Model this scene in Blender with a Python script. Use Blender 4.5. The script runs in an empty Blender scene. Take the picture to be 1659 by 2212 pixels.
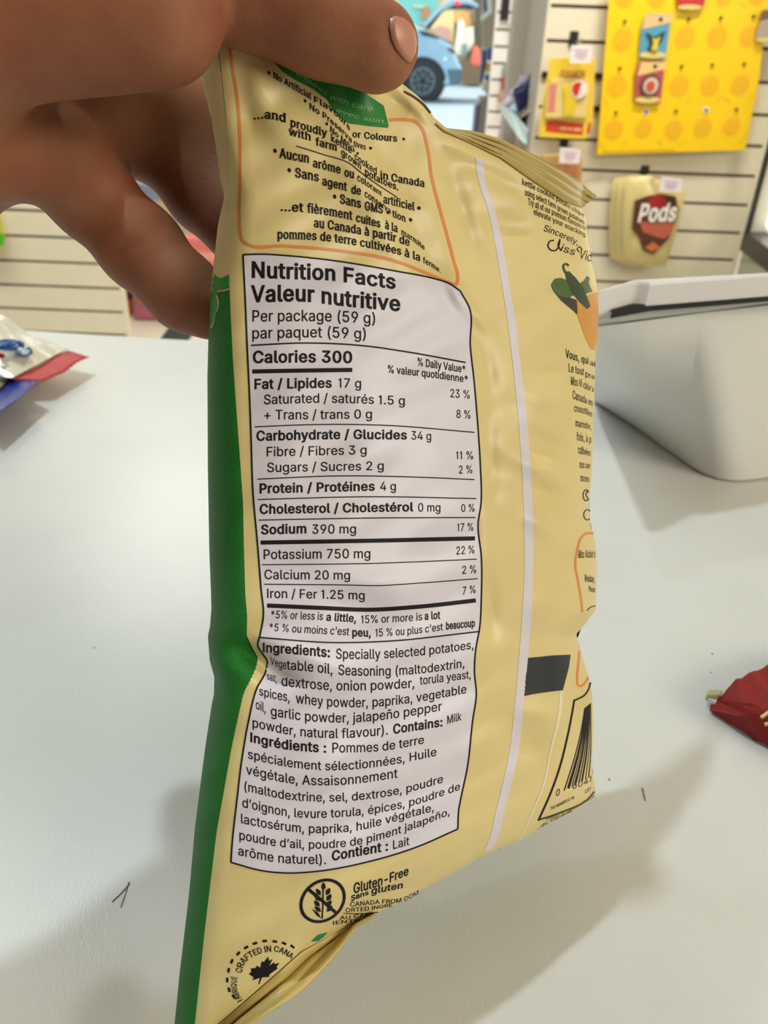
import bpy, bmesh, math, random
import numpy as np
from mathutils import Vector, Matrix

# ------------------------------------------------------------------ camera
W, H, F = 1659.0, 2212.0, 1700.0
CAM = Vector((0.0, 0.0, 1.15))
_up = Vector((0.0626, 1.649, 1.0)).normalized()            # world up seen in camera axes (pitch 31 deg, slight roll)
_v = Vector((0, 0, -1)); _fw = (_v - _v.dot(_up) * _up).normalized(); _rt = _fw.cross(_up)
ROT = Matrix((_rt, _fw, _up))                              # camera axes -> world axes
scene = bpy.context.scene
COL = scene.collection
cam = bpy.data.cameras.new('camera'); cam_o = bpy.data.objects.new('camera', cam); COL.objects.link(cam_o)
cam_o.matrix_world = Matrix.Translation(CAM) @ ROT.to_4x4()
cam.sensor_fit = 'VERTICAL'; cam.sensor_height = 36.0; cam.lens = 36.0 * F / H
cam.clip_start = 0.01; cam.clip_end = 200
cam.dof.use_dof = True; cam.dof.focus_distance = 0.178; cam.dof.aperture_fstop = 26.0
scene.camera = cam_o

# ------------------------------------------------------------------ world, lights, exposure
scene.view_settings.view_transform = 'Standard'; scene.view_settings.look = 'None'
scene.view_settings.gamma = 1.0; scene.view_settings.exposure = 0.0
try: scene.view_settings.use_curve_mapping = False
except Exception: pass
scene.cycles.use_denoising = True
scene.cycles.max_bounces = 8
world = bpy.data.worlds.new('daylight'); scene.world = world; world.use_nodes = True
world.node_tree.nodes['Background'].inputs[0].default_value = (0.86, 0.95, 1.0, 1)
world.node_tree.nodes['Background'].inputs[1].default_value = 2.2

FIXTURES = []
def lamp_or_fill(x, y, sx, sy, power, color, shape='RECTANGLE', z=2.78, rot=(0, 0, 0), spread=180):
    l = bpy.data.lights.new('lamp_or_fill_light', 'AREA'); l.shape = shape; l.size = sx
    if shape in ('RECTANGLE', 'ELLIPSE'): l.size_y = sy
    l.energy = power; l.color = color; l.spread = math.radians(spread)
    o = bpy.data.objects.new('lamp_or_fill_light', l); o.location = (x, y, z); o.rotation_euler = [math.radians(a) for a in rot]; COL.objects.link(o)
    FIXTURES.append((x, y, z, sx, sy, shape, rot))
AMB, NEUT, COOL = (1.0, .92, .76), (1.0, .975, .93), (.50, .78, 1.0)
lamp_or_fill(-0.64, 0.55, .08, .08, 14.5, (.78, .93, 1.0), 'DISK')       # spot lamps above the counter
lamp_or_fill(-0.58, 1.22, .09, .09, 3.5, (.85, .95, 1.0), 'DISK')
lamp_or_fill(-1.3, 0.8, .6, 1.2, 8, COOL)                              # unseen cool panel added to tint the left of the counter
lamp_or_fill(2.0, -1.15, 1.6, 1.0, 45, AMB, z=2.3, rot=(68, 0, 55))    # unseen fill panel added behind the viewer, lights the bag from the right
lamp_or_fill(-1.2, 1.7, 1.6, .2, 14, AMB, rot=(32, 0, 0), spread=80)  # two unseen wall washers added to brighten the slatwalls
lamp_or_fill(0.9, 1.55, 1.6, .2, 20, AMB, rot=(32, 0, 0), spread=80)
lamp_or_fill(0.75, 3.7, .6, 1.2, 42, NEUT)
lamp_or_fill(-1.0, 3.1, .6, 1.2, 22, NEUT)

# ------------------------------------------------------------------ helpers
def ray(px, py):
    return ROT @ Vector(((px - W / 2) / F, -(py - H / 2) / F, -1.0))
def at(px, py, d):            # point at camera depth d
    return CAM + ray(px, py) * d
def hz(px, py, z):            # point on the horizontal plane z
    r = ray(px, py); return CAM + r * ((z - CAM.z) / r.z)
def wp(px, py, y):            # point on the upright plane y
    r = ray(px, py); return CAM + r * ((y - CAM.y) / r.y)

def lin(c):
    return tuple(((v / 255) / 12.92 if v / 255 <= .04045 else ((v / 255 + .055) / 1.055) ** 2.4) for v in c) + (1.0,)
_M = {}
def mat(name, rgb, rough=.5, metal=0.0, spec=.5, emit=0.0, bump=0.0, bscale=200.0, mottle=0.0, mscale=8.0, coat=0.0, sss=0.0):
    if name in _M: return _M[name]
    m = bpy.data.materials.new(name); m.use_nodes = True; nt = m.node_tree; b = nt.nodes['Principled BSDF']
    c = lin(rgb)
    b.inputs['Base Color'].default_value = c; b.inputs['Roughness'].default_value = rough
    b.inputs['Metallic'].default_value = metal; b.inputs['Specular IOR Level'].default_value = spec
    b.inputs['Coat Weight'].default_value = coat
    if emit: b.inputs['Emission Color'].default_value = c; b.inputs['Emission Strength'].default_value = emit
    if sss:
        b.inputs['Subsurface Weight'].default_value = sss; b.inputs['Subsurface Radius'].default_value = (1, .35, .2)
        b.inputs['Subsurface Scale'].default_value = .004
    tc = nt.nodes.new('ShaderNodeTexCoord')
    if mottle:
        n = nt.nodes.new('ShaderNodeTexNoise'); n.inputs['Scale'].default_value = mscale; n.inputs['Detail'].default_value = 4
        nt.links.new(tc.outputs['Object'], n.inputs['Vector'])
        mx = nt.nodes.new('ShaderNodeMixRGB'); mx.blend_type = 'MULTIPLY'; mx.inputs[0].default_value = mottle
        mx.inputs[1].default_value = c; nt.links.new(n.outputs['Color'], mx.inputs[2])
        hs = nt.nodes.new('ShaderNodeRGBToBW'); nt.links.new(n.outputs['Color'], hs.inputs[0])
        rp = nt.nodes.new('ShaderNodeMapRange'); rp.inputs[1].default_value = .3; rp.inputs[2].default_value = .7
        rp.inputs[3].default_value = .55; rp.inputs[4].default_value = 1.0
        nt.links.new(hs.outputs[0], rp.inputs[0]); nt.links.new(rp.outputs[0], mx.inputs[2])
        nt.links.new(mx.outputs[0], b.inputs['Base Color'])
    if bump:
        n2 = nt.nodes.new('ShaderNodeTexNoise'); n2.inputs['Scale'].default_value = bscale; n2.inputs['Detail'].default_value = 3
        nt.links.new(tc.outputs['Object'], n2.inputs['Vector'])
        bp = nt.nodes.new('ShaderNodeBump'); bp.inputs['Strength'].default_value = bump; bp.inputs['Distance'].default_value = .001
        nt.links.new(n2.outputs['Fac'], bp.inputs['Height']); nt.links.new(bp.outputs[0], b.inputs['Normal'])
    _M[name] = m
    return m

def tag(o, label=None, cat=None, group=None, kind=None):
    if label: o['label'] = label
    if cat: o['category'] = cat
    if group: o['group'] = group
    if kind: o['kind'] = kind
    return o
def empty(name, loc, label=None, cat=None, group=None):
    o = bpy.data.objects.new(name, None); o.location = loc; o.empty_display_size = .02; COL.objects.link(o)
    return tag(o, label, cat, group)
def obj(name, verts, faces, mats, parent=None, smooth=False, fmat=None):
    me = bpy.data.meshes.new(name); me.from_pydata([tuple(v) for v in verts], [], [tuple(f) for f in faces])
    for m in (mats if isinstance(mats, (list, tuple)) else [mats]): me.materials.append(m)
    if fmat is not None: me.polygons.foreach_set('material_index', fmat)
    if smooth: me.polygons.foreach_set('use_smooth', [True] * len(me.polygons))
    me.update()
    o = bpy.data.objects.new(name, me); COL.objects.link(o)
    if parent is not None:
        p, t = parent, Vector((0, 0, 0))
        while p is not None:                       # chain of un-rotated parents: parts stay where they were measured
            t += p.location; p = p.parent
        for v in me.vertices: v.co -= t
        o.parent = parent
    return o
class MB:                      # mesh builder
    def __init__(s): s.v, s.f, s.m = [], [], []
    def add(s, vs, fs, mi=0):
        k = len(s.v); s.v += [Vector(v) for v in vs]; s.f += [tuple(i + k for i in f) for f in fs]; s.m += [mi] * len(fs); return s
    def box(s, lo, hi, mi=0):
        (a, b, c), (d, e, f) = lo, hi
        return s.add([(a,b,c),(d,b,c),(d,e,c),(a,e,c),(a,b,f),(d,b,f),(d,e,f),(a,e,f)],
                     [(0,3,2,1),(4,5,6,7),(0,1,5,4),(1,2,6,5),(2,3,7,6),(3,0,4,7)], mi)
    def prism(s, pts, off, mi=0):       # polygon (world points) extruded by the vector off
        n = len(pts); off = Vector(off)
        return s.add([Vector(p) for p in pts] + [Vector(p) + off for p in pts],
                     [tuple(range(n)), tuple(range(2 * n - 1, n - 1, -1))] + [(i, i + n, (i + 1) % n + n, (i + 1) % n) for i in range(n)], mi)
    def tube(s, pts, r, n=10, mi=0):
        pts = [Vector(p) for p in pts]; rs = r if isinstance(r, (list, tuple)) else [r] * len(pts); vs, fs = [], []
        for i, p in enumerate(pts):
            t = (pts[min(i + 1, len(pts) - 1)] - pts[max(i - 1, 0)]).normalized()
            a = t.cross(Vector((0, 0, 1)) if abs(t.z) < .9 else Vector((1, 0, 0))).normalized(); b = t.cross(a)
            vs += [p + (a * math.cos(2*math.pi*k/n) + b * math.sin(2*math.pi*k/n)) * rs[i] for k in range(n)]
        for i in range(len(pts) - 1):
            fs += [(i*n+k, i*n+(k+1) % n, (i+1)*n+(k+1) % n, (i+1)*n+k) for k in range(n)]
        fs += [tuple(range(n - 1, -1, -1)), tuple((len(pts)-1)*n + k for k in range(n))]
        return s.add(vs, fs, mi)
    def disc(s, c, ax, up, r, th, n=24, ri=0.0, mi=0):     # flat disc or ring of thickness th; ax = its axis
        ax = Vector(ax).normalized(); a = Vector(up).normalized(); b = ax.cross(a); c = Vector(c); vs, fs = [], []
        for k in range(n):
            e = a * math.cos(2*math.pi*k/n) + b * math.sin(2*math.pi*k/n)
            vs += [c + e*r, c + e*r + ax*th, c + e*ri, c + e*ri + ax*th]
        for k in range(n):
            i, j = 4*k, 4*((k+1) % n)
            fs += [(i, j, j+1, i+1), (i+1, j+1, j+3, i+3), (i, i+2, j+2, j)] + ([(i+2, i+3, j+3, j+2)] if ri else [])
        return s.add(vs, fs, mi)
    def build(s, name, mats, parent=None, smooth=False, bevel=0.0):
        o = obj(name, s.v, s.f, mats, parent, smooth, s.m)
        bm = bmesh.new(); bm.from_mesh(o.data); bmesh.ops.recalc_face_normals(bm, faces=bm.faces); bm.to_mesh(o.data); bm.free()
        if bevel:
            b = o.modifiers.new('bevel', 'BEVEL'); b.width = bevel; b.segments = 2; b.limit_method = 'ANGLE'
        return o
def slab(pts, y, th):          # outline in photo pixels standing on the upright plane y, th thick towards the shop
    return MB().prism([wp(px, py, y) for px, py in pts], (0, -th, 0))
def copy_tree(o, parent=None, loc=None):
    c = o.copy(); COL.objects.link(c); c.parent = parent
    if loc is not None: c.location = loc
    for ch in o.children: copy_tree(ch, c)
    return c
def ease(pts, n=8):            # smooth open curve through 2-D / 3-D points (chord-length cubic)
    P = np.array([np.array(p, float) for p in pts]); u = np.r_[0, np.cumsum(np.maximum(1e-6, np.linalg.norm(np.diff(P, axis=0), axis=1)))]
    h = np.diff(u)[:, None]; sl = np.diff(P, axis=0)/h; T = np.empty_like(P); T[0], T[-1] = sl[0], sl[-1]
    if len(P) > 2: T[1:-1] = (sl[:-1]*h[1:] + sl[1:]*h[:-1])/(h[1:] + h[:-1])
    out = []
    for i in range(len(P) - 1):
        for t in np.arange(n)/n:
            out.append((2*t**3-3*t*t+1)*P[i] + (t**3-2*t*t+t)*h[i]*T[i] + (-2*t**3+3*t*t)*P[i+1] + (t**3-t*t)*h[i]*T[i+1])
    out.append(P[-1]); return out
def pillow(w, h, th, crimp=.012, nx=14, ny=18, seed=0, crump=.0015):   # a filled packet: puffed body, flat crimped ends; local x,z plane, y = depth
    rnd = random.Random(seed); ph = [rnd.uniform(0, 6.28) for _ in range(8)]; vs, fs = [], []
    for side in (-1, 1):
        for j in range(ny + 1):
            for i in range(nx + 1):
                u, v = i / nx, j / ny; z = (v - .5) * h; e = max(0.0, min(1.0, min(v, 1 - v) * h / crimp - 1.0) if crimp else 1)
                vv = max(0.0, (min(v, 1 - v) * h - crimp) / (h / 2 - crimp)) if crimp else min(v, 1 - v) * 2
                b = (math.sin(math.pi * u) ** .6) * min(1.0, (1 - (1 - vv) ** 2.2)) * th / 2
                wob = crump * (math.sin(9*u + 7*v + ph[0]) + math.sin(17*u - 5*v + ph[1]) + .7*math.sin(23*v + 6*u + ph[2])) * math.sin(math.pi*u) * min(1, vv * 4)
                xx = (u - .5) * w * (1 - .06 * min(1, vv * 3))
                vs.append(Vector((xx, side * (b + .0006) + wob, z)))
    n = (nx + 1) * (ny + 1)
    for s in range(2):
        for j in range(ny):
            for i in range(nx):
                q = (s*n+j*(nx+1)+i, s*n+j*(nx+1)+i+1, s*n+(j+1)*(nx+1)+i+1, s*n+(j+1)*(nx+1)+i)
                fs.append(q if s == 0 else q[::-1])
    rim = [j*(nx+1) for j in range(ny+1)] + [ny*(nx+1)+i for i in range(1, nx+1)] + [j*(nx+1)+nx for j in range(ny-1, -1, -1)] + [i for i in range(nx-1, 0, -1)]
    for a, b in zip(rim, rim[1:] + rim[:1]): fs.append((a, b, b + n, a + n))
    return vs, fs

# ------------------------------------------------------------------ setting
TZ = 0.945                                                  # counter top
cream_wall = mat('slatwall_cream', (226, 217, 194), .55, mottle=.12, mscale=30)
slat_gap = mat('slatwall_groove', (104, 78, 62), .7)
white_wall = mat('painted_wall', (222, 218, 208), .7, bump=.1)
grey_wall = mat('grey_painted_wall', (170, 163, 152), .7)
floor_m = mat('shop_floor', (226, 218, 200), .35, mottle=.15, mscale=3)
street_m = mat('street', (178, 190, 196), .8, mottle=.2, mscale=2)

tag(MB().box((-3.2, -1.6, -.1), (2.6, 6.2, 0)).build('floor', floor_m), kind='structure')
tag(MB().box((-3.2, -1.6, 2.8), (2.6, 6.2, 2.9)).build('ceiling', white_wall), kind='structure')
tag(MB().box((-3.3, -1.6, 0), (-3.2, 6.2, 2.8)).build('wall_left', white_wall), kind='structure')
tag(MB().box((2.6, -1.6, 0), (2.7, 6.2, 2.8)).build('wall_right', white_wall), kind='structure')
tag(MB().box((-3.3, -1.7, 0), (2.7, -1.6, 2.8)).build('wall_back', mat('back_wall_grey', (96, 92, 88), .8)), kind='structure')
fr = MB().box((-3.3, 6.2, 0), (-1.2, 6.3, 2.8)).box((1.35, 6.2, 0), (2.7, 6.3, 2.8)).box((-1.2, 6.2, 2.3), (1.35, 6.3, 2.8))
tag(fr.build('wall_front', white_wall), kind='structure')
tag(MB().box((-40, 6.3, -.12), (40, 60, -.02)).build('street', street_m), kind='structure')

trimw = mat('lamp_trim', (235, 235, 232), .4)
for x, y, z, sx, sy, sh, rot in FIXTURES:                   # housings around the lamps and around the added fill lights
    t = empty('lamp_or_fill_housing', (x, y, z), 'white housing around a lamp or an added fill light', 'light fixture', 'shop light fixtures')
    f = MB(); a, b, w = sx/2, sy/2, .03; R_ = Matrix.Rotation(math.radians(rot[2]), 3, 'Z') @ Matrix.Rotation(math.radians(rot[0]), 3, 'X')
    if sh == 'DISK': f.disc((0, 0, -.01), (0, 0, 1), (1, 0, 0), sx*.8, .03, ri=sx*.55)
    else:
        f.box((-a-w, -b-w, -.01), (a+w, -b, .02)).box((-a-w, b, -.01), (a+w, b+w, .02)).box((-a-w, -b, -.01), (-a, b, .02)).box((a, -b, -.01), (a+w, b, .02))
    f.v = [Vector((x, y, z)) + R_ @ v for v in f.v]; f.build('fixture_frame', trimw, t)

def slatwall(name, x0, x1, y, z0, z1, zg, pitch=.0762, gap=.0085, th=.019):    # boards with dark grooves, seen from -y
    m = MB(); m.box((x0, y + .006, z0), (x1, y + th, z1), 1); k0 = math.ceil((z0 - zg) / pitch); z = z0; k = k0
    while z < z1:
        g = zg + k * pitch; top = min(z1, g - gap / 2)
        if top > z: m.box((x0, y, z), (x1, y + .009, top), 0)
        z = g + gap / 2; k += 1
    m.box((x0 - .006, y - .001, z0), (x0, y + th, z1), 0); m.box((x1, y - .001, z0), (x1 + .012, y + th, z1), 0)
    return tag(m.build(name, [cream_wall, slat_gap]), kind='structure')
YR = 2.38
xr0, xr1 = wp(1171, 170, YR).x, wp(1612, 455, YR).x
slatwall('wall_slat_right', xr0, xr1, YR, .03, 2.4, wp(1445, 374, YR).z)
YL = 2.50
slatwall('wall_slat_left', -2.3, wp(263, 655, YL).x, YL, 0, 2.4, wp(235, 571, YL).z)
YF = 4.8
white_slat = cream_wall; cream_wall = mat('slatwall_white', (238, 236, 230), .5)
slatwall('wall_slat_far', wp(1063, 150, YF).x, wp(1120, 150, YF).x, YF, 0, 2.4, wp(1085, 137, YF).z, gap=.011)
cream_wall = white_slat
px0 = wp(1106, 100, 2.75).x
tag(MB().box((px0, 2.75, 0), (xr0 + .25, 2.85, 2.79)).build('trim_pillar', grey_wall), kind='structure')
tag(MB().box((xr0 - .004, YR + .02, 0), (xr0 + .02, 2.75, 2.79)).build('trim_panel_return', grey_wall), kind='structure')

# ------------------------------------------------------------------ counter
def table_material():
    m = bpy.data.materials.new('counter_laminate'); m.use_nodes = True; nt = m.node_tree; b = nt.nodes['Principled BSDF']
    tc = nt.nodes.new('ShaderNodeTexCoord')
    n = nt.nodes.new('ShaderNodeTexNoise'); n.inputs['Scale'].default_value = 14; n.inputs['Detail'].default_value = 6
    nt.links.new(tc.outputs['Object'], n.inputs['Vector'])
    cr = nt.nodes.new('ShaderNodeValToRGB'); cr.color_ramp.elements[0].position = .3; cr.color_ramp.elements[1].position = .7
    cr.color_ramp.elements[0].color = lin((213, 212, 206)); cr.color_ramp.elements[1].color = lin((220, 219, 214))
    nt.links.new(n.outputs['Fac'], cr.inputs[0]); nt.links.new(cr.outputs[0], b.inputs['Base Color'])
    b.inputs['Roughness'].default_value = .27; b.inputs['Specular IOR Level'].default_value = .5
    mp = nt.nodes.new('ShaderNodeMapping'); mp.inputs['Rotation'].default_value = (0, 0, math.radians(14)); mp.inputs['Scale'].default_value = (1500, 420, 1)
    nt.links.new(tc.outputs['Object'], mp.inputs['Vector'])
    n2 = nt.nodes.new('ShaderNodeTexNoise'); n2.inputs['Scale'].default_value = 1; n2.inputs['Detail'].default_value = 2
    nt.links.new(mp.outputs[0], n2.inputs['Vector'])
    bp = nt.nodes.new('ShaderNodeBump'); bp.inputs['Strength'].default_value = .3; bp.inputs['Distance'].default_value = .0002
    nt.links.new(n2.outputs['Fac'], bp.inputs['Height']); nt.links.new(bp.outputs[0], b.inputs['Normal'])
    return m
ta, tb = hz(39, 711.5, TZ), hz(449, 735.6, TZ); td = (tb - ta).normalized()
far0, far1 = ta - td * 1.1, ta + td * 2.1
counter = empty('counter', (0, .2, 0), 'white laminate shop counter under the chip bag', 'counter')
MB().prism([far0, far1, (far1.x, -.35, TZ), (far0.x, -.35, TZ)], (0, 0, -.035)).build('worktop', table_material(), counter, bevel=.002)
MB().prism([far0 + Vector((.04, -.05, -.035)), far1 + Vector((-.04, -.05, -.035)), (far1.x - .04, -.28, TZ - .035), (far0.x + .04, -.28, TZ - .035)], (0, 0, -(TZ - .035))).build('cabinet_body', mat('counter_body', (214, 212, 205), .5), counter)

# ------------------------------------------------------------------ goods on the right slatwall
black_p = mat('black_plastic', (28, 28, 30), .4); tag_m = mat('price_tag_paper', (236, 226, 232), .5)
ink_pink = mat('tag_print', (196, 160, 176), .6); steel = mat('bare_steel', (190, 190, 190), .25, metal=1)
def zoom(x0, y0, k): return lambda X, Y: (x0 + X * k, y0 + Y * k)
A = zoom(1100, 0, .33695); B4 = zoom(1150, 280, .30682); FZ = zoom(860, 0, .16275); TR = zoom(1030, 100, .1085)

def peg(px, py, label, group='black peg hooks on the slatwall', reach=.10):
    p = wp(px, py, YR); t = empty('peg_hook', p, label, 'hook', group)
    MB().box((p.x-.011, p.y-.006, p.z-.012), (p.x+.011, p.y+.004, p.z+.024)).build('hook_bracket', black_p, t, bevel=.002)
    MB().tube([p + Vector((0, -.006, 0)), p + Vector((0, -reach, 0)), p + Vector((0, -reach - .006, .008))], .0022, 8).build('hook_arm', steel, t)
    return t
def price_tag(quad, y, label):
    o = slab(quad, y, .0012).build('price_tag', tag_m); tag(o, label, 'price tag', 'white price tags on the slatwall')
    q = [wp(a, b, y - .0015) for a, b in quad]; m = MB()
    for r, (u0, u1) in ((.28, (.15, .85)), (.45, (.25, .75)), (.60, (.2, .8)), (.76, (.3, .7))):
        L = lambda u, v: (q[0]*(1-u)+q[1]*u)*(1-v) + (q[3]*(1-u)+q[2]*u)*v
        m.prism([L(u0, r-.03), L(u1, r-.03), L(u1, r+.03), L(u0, r+.03)], (0, -.0003, 0))
    m.build('tag_print', ink_pink, o); return o

# yellow hanging board with rows of discs and studs
yel = mat('yellow_board', (250, 206, 8), .35, bump=.15, bscale=25); yel_d = mat('yellow_board_disc', (243, 188, 14), .4); yel_e = mat('yellow_board_ring', (234, 172, 20), .4)
YB = YR - .03
bq = [A(650, -160), A(1690, -160), A(1640, 130), A(1600, 500), A(1510, 962), A(1060, 976), A(560, 992), A(600, 480)]
board = tag(slab(bq, YB, .004).build('hanging_board', yel, bevel=.001), 'big yellow display board with rows of orange discs hanging on the slatwall', 'display board')
dn = Vector((0, -1, 0)); up3 = Vector((0, 0, 1))
def on_board(x, y, off=.004): return wp(*A(x, y), YB - off)
for (x, y, r) in [(740, -20, 60), (950, -20, 60), (1160, -22, 60), (1380, -25, 58), (1590, -30, 56), (725, 255, 68), (930, 250, 66), (1125, 240, 66), (1330, 240, 66), (1535, 235, 62),
                  (690, 550, 66), (890, 545, 66), (1090, 550, 65), (1285, 550, 63), (1480, 545, 62), (670, 830, 62), (860, 822, 60), (1055, 832, 60), (1240, 820, 58), (1425, 812, 56)]:
    c = on_board(x, y, .0042); rr = (wp(*A(x + r, y), YB) - wp(*A(x, y), YB)).length; e = dn*.0006
    MB().disc(c, dn, up3, rr, .0006, 28).disc(c + e, dn, up3, rr*.72, .0005, 28, ri=rr*.60, mi=1).disc(c + e, dn, up3, rr*.30, .0005, 16, ri=rr*.18, mi=1).build('printed_disc', [yel_d, yel_e], board)
stud_m, washer_m = mat('dark_stud', (60, 48, 20), .4), mat('white_washer', (238, 232, 205), .4)
for (x, y, w) in [(740,138,0),(945,128,1),(1150,122,0),(1355,115,0),(1565,105,0),(708,437,0),(905,430,1),(1103,425,0),(1300,417,0),(1505,410,0),(683,722,0),(877,717,1),(1068,712,0),(1262,707,1),(1455,702,0)]:
    c = on_board(x, y, .004); m_ = MB().disc(c, dn, up3, .0036, .006, 12)
    if w: m_.disc(c, dn, up3, .0085, .0012, 18, ri=.0037, mi=1)
    m_.build('stud', [stud_m, washer_m], board)
slit_m = mat('slit_mark', (120, 92, 18), .6)
for (x, y, s) in [(790,365,1),(1390,345,1),(1595,340,1),(1500,35,-1),(620,660,-1),(760,655,1),(1150,640,1),(1345,635,1),(1395,640,-1),(1545,630,1),(595,935,-1),(735,930,1),(965,920,-1),(1108,920,1),(1490,905,1),(825,60,1)]:
    a = on_board(x-16, y+16*s); b = on_board(x+16, y-16*s); p = Vector((.0016, 0, .0016*s))
    MB().prism([a-p, b-p, b+p, a+p], (0, -.0006, 0)).build('slit_mark', slit_m, board)
fold = MB().prism([on_board(x, y) for x, y in [(600, 968), (1060, 958), (1060, 968), (600, 980)]], (0, -.0006, 0)); fold.build('bottom_print', mat('board_print', (206, 160, 10), .5), board)

def toy_card(quad, label, main, corner, cap, body):
    y = YB - .012; o = slab(quad, y, .0025).build('toy_card', mat('card_' + main[0], main[1], .35), bevel=.0008)
    tag(o, label, 'toy card', 'small toy cards on the yellow board')
    q = [wp(a, b, y) for a, b in quad]; f = y - .0027
    xs = [a for a, b in quad]; ys = [b for a, b in quad]; x0, x1, y0, y1 = min(xs), max(xs), min(ys), max(ys)
    P = lambda u, v: wp(x0 + (x1-x0)*u - (x1-x0)*.16*(v-.5), y0 + (y1-y0)*v, f)
    MB().prism([P(.14, .02), P(.98, .02), P(.98, .18), P(.08, .34)], (0, -.0005, 0)).build('card_header', mat('card_header_' + main[0], corner, .4), o)
    MB().disc(P(.62, .12), dn, up3, .005, .001, 14).build('hang_hole', black_p, o)
    e = [P(.5 + .42*math.cos(t), .9 + .075*math.sin(t)) for t in np.linspace(0, 6.28, 19)[:-1]]
    MB().prism(e, (0, -.0008, 0)).build('name_plate', mat('card_plate', (226, 206, 120), .4), o)
    return o, P
c1, P = toy_card([A(880, 90), A(1036, 92), A(1018, 250), A(1000, 382), A(830, 372), A(850, 160)], 'blue toy card with a yellow figure on the yellow board', ('blue', (86, 158, 196)), (224, 190, 140), 0, 0)
MB().prism([P(.2, .40), P(.48, .50), P(.82, .36), P(.72, .60), P(.52, .66), P(.46, .80), P(.30, .80), P(.38, .62)], (0, -.004, 0)).build('figure_blister', mat('figure_dark', (52, 62, 46), .4), c1, bevel=.001)
MB().prism([P(.40, .50), P(.5, .56), P(.66, .50), P(.60, .66), P(.62, .80), P(.42, .80), P(.46, .64)], (0, -.007, 0)).build('figure_front', mat('figure_yellow', (222, 200, 54), .4), c1, bevel=.001)
c2, P = toy_card([A(832, 393), A(996, 395), A(985, 520), A(968, 662), A(850, 668), A(803, 650), A(810, 450)], 'dark red toy card with a round figure under the blue card', ('red', (184, 84, 92)), (232, 196, 128), 0, 0)
MB().disc(P(.52, .56), dn, up3, .026, .004, 24).build('figure_blister', mat('figure_brown', (110, 70, 56), .4), c2)
MB().disc(P(.54, .57), dn, up3, .019, .006, 24).build('figure_front', mat('figure_white', (214, 196, 190), .4), c2)
MB().disc(P(.52, .57), dn, up3, .011, .009, 20).build('figure_center', mat('figure_red', (214, 78, 46), .4), c2)
toy_card([A(1085, -150), A(1262, -150), A(1256, 0), A(1240, 52), A(1130, 68), A(1085, 50), A(1076, -10)], 'red toy card cut by the top of the photo', ('crimson', (196, 50, 48)), (224, 190, 140), 0, 0)
c4, P = toy_card([A(1648, 60), A(1780, 60), A(1755, 275), A(1640, 278), A(1577, 262), A(1600, 150)], 'grey brown toy card on the edge of the yellow board', ('grey', (176, 160, 150)), (120, 84, 66), 0, 0)

# yellow blister pack on a hook
yb2 = mat('blister_card', (240, 205, 62), .35, mottle=.2, mscale=40)
YK = YR - .07
bl = tag(slab([A(262, 372), A(385, 368), A(390, 408), A(520, 402), A(524, 372), A(552, 378), A(540, 640), A(536, 800), A(488, 892), A(188, 880), A(205, 720), A(242, 500)], YK, .004).build('blister_pack', yb2, bevel=.001),
         'yellow carded toy blister pack with a red and white ball', 'toy pack')
def onk(x, y, o=.0042): return wp(*A(x, y), YK - o)
def patch(par, name, pts, m, f=onk, o=.0042, th=.0006): return MB().prism([f(x, y, o) for x, y in pts], (0, -th, 0)).build(name, m, par)
win = [onk(x, y) for x, y in [(270, 500), (505, 500), (510, 600), (490, 760), (225, 760), (235, 620)]]
MB().prism(win, (0, -.010, 0)).build('blister_window', mat('blister_clear', (236, 208, 132), .12, mottle=.25, mscale=45), bl, bevel=.004)
patch(bl, 'inner_figure', [(345, 560), (400, 540), (440, 600), (420, 680), (405, 740), (345, 742), (352, 660)], mat('figure_gold', (226, 196, 40), .4), o=.0146, th=.004)
fo = MB().disc(onk(446, 572, .0146), dn, up3, .0205, .006, 24); fo.build('ball_white_half', mat('ball_white', (240, 228, 220), .3), bl)
arc = [onk(446 + 41*math.cos(t) - 2, 572 - 46*math.sin(t), .0208) for t in np.linspace(math.radians(60), math.radians(262), 14)]
MB().prism(arc, (0, -.001, 0)).build('ball_red_half', mat('ball_red', (206, 52, 42), .3), bl)
patch(bl, 'side_label', [(262, 540), (306, 535), (290, 715), (246, 715)], mat('label_rose', (216, 130, 118), .5), o=.0146)
patch(bl, 'red_banner', [(240, 775), (300, 770), (475, 792), (470, 865), (300, 850), (232, 840)], mat('banner_red', (206, 66, 34), .4))
patch(bl, 'red_banner', [(495, 845), (512, 780), (526, 790), (514, 865)], mat('banner_red', (206, 66, 34), .4))
peg(*A(410, 268), label='black peg hook above the yellow blister pack')
price_tag([A(398, 288), A(532, 292), A(524, 402), A(388, 400)], YK - .035, 'white price tag on the hook of the yellow blister pack')
# brown pack under it
YC = YR - .06
bp_m = mat('kraft_pack', (198, 158, 92), .45, mottle=.35, mscale=60)
bpk = tag(slab([A(205, 990), A(330, 985), A(460, 1000), A(462, 1120), A(440, 1260), A(180, 1260)], YC, .014).build('snack_pack', bp_m, bevel=.004), 'golden brown snack pack half hidden behind the bag seal', 'snack pack')
MB().prism([wp(*A(x, y), YC - .0145) for x, y in [(250, 1060), (440, 1060), (430, 1220), (235, 1220)]], (0, -.0006, 0)).build('pack_print', mat('pack_print', (188, 120, 84), .5, mottle=.4, mscale=70), bpk)
peg(*A(352, 912), label='black peg hook above the golden brown snack pack')
price_tag([A(326, 945), A(458, 958), A(450, 1048), A(320, 1045)], YC - .05, 'white price tag on the hook of the golden brown pack')

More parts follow.
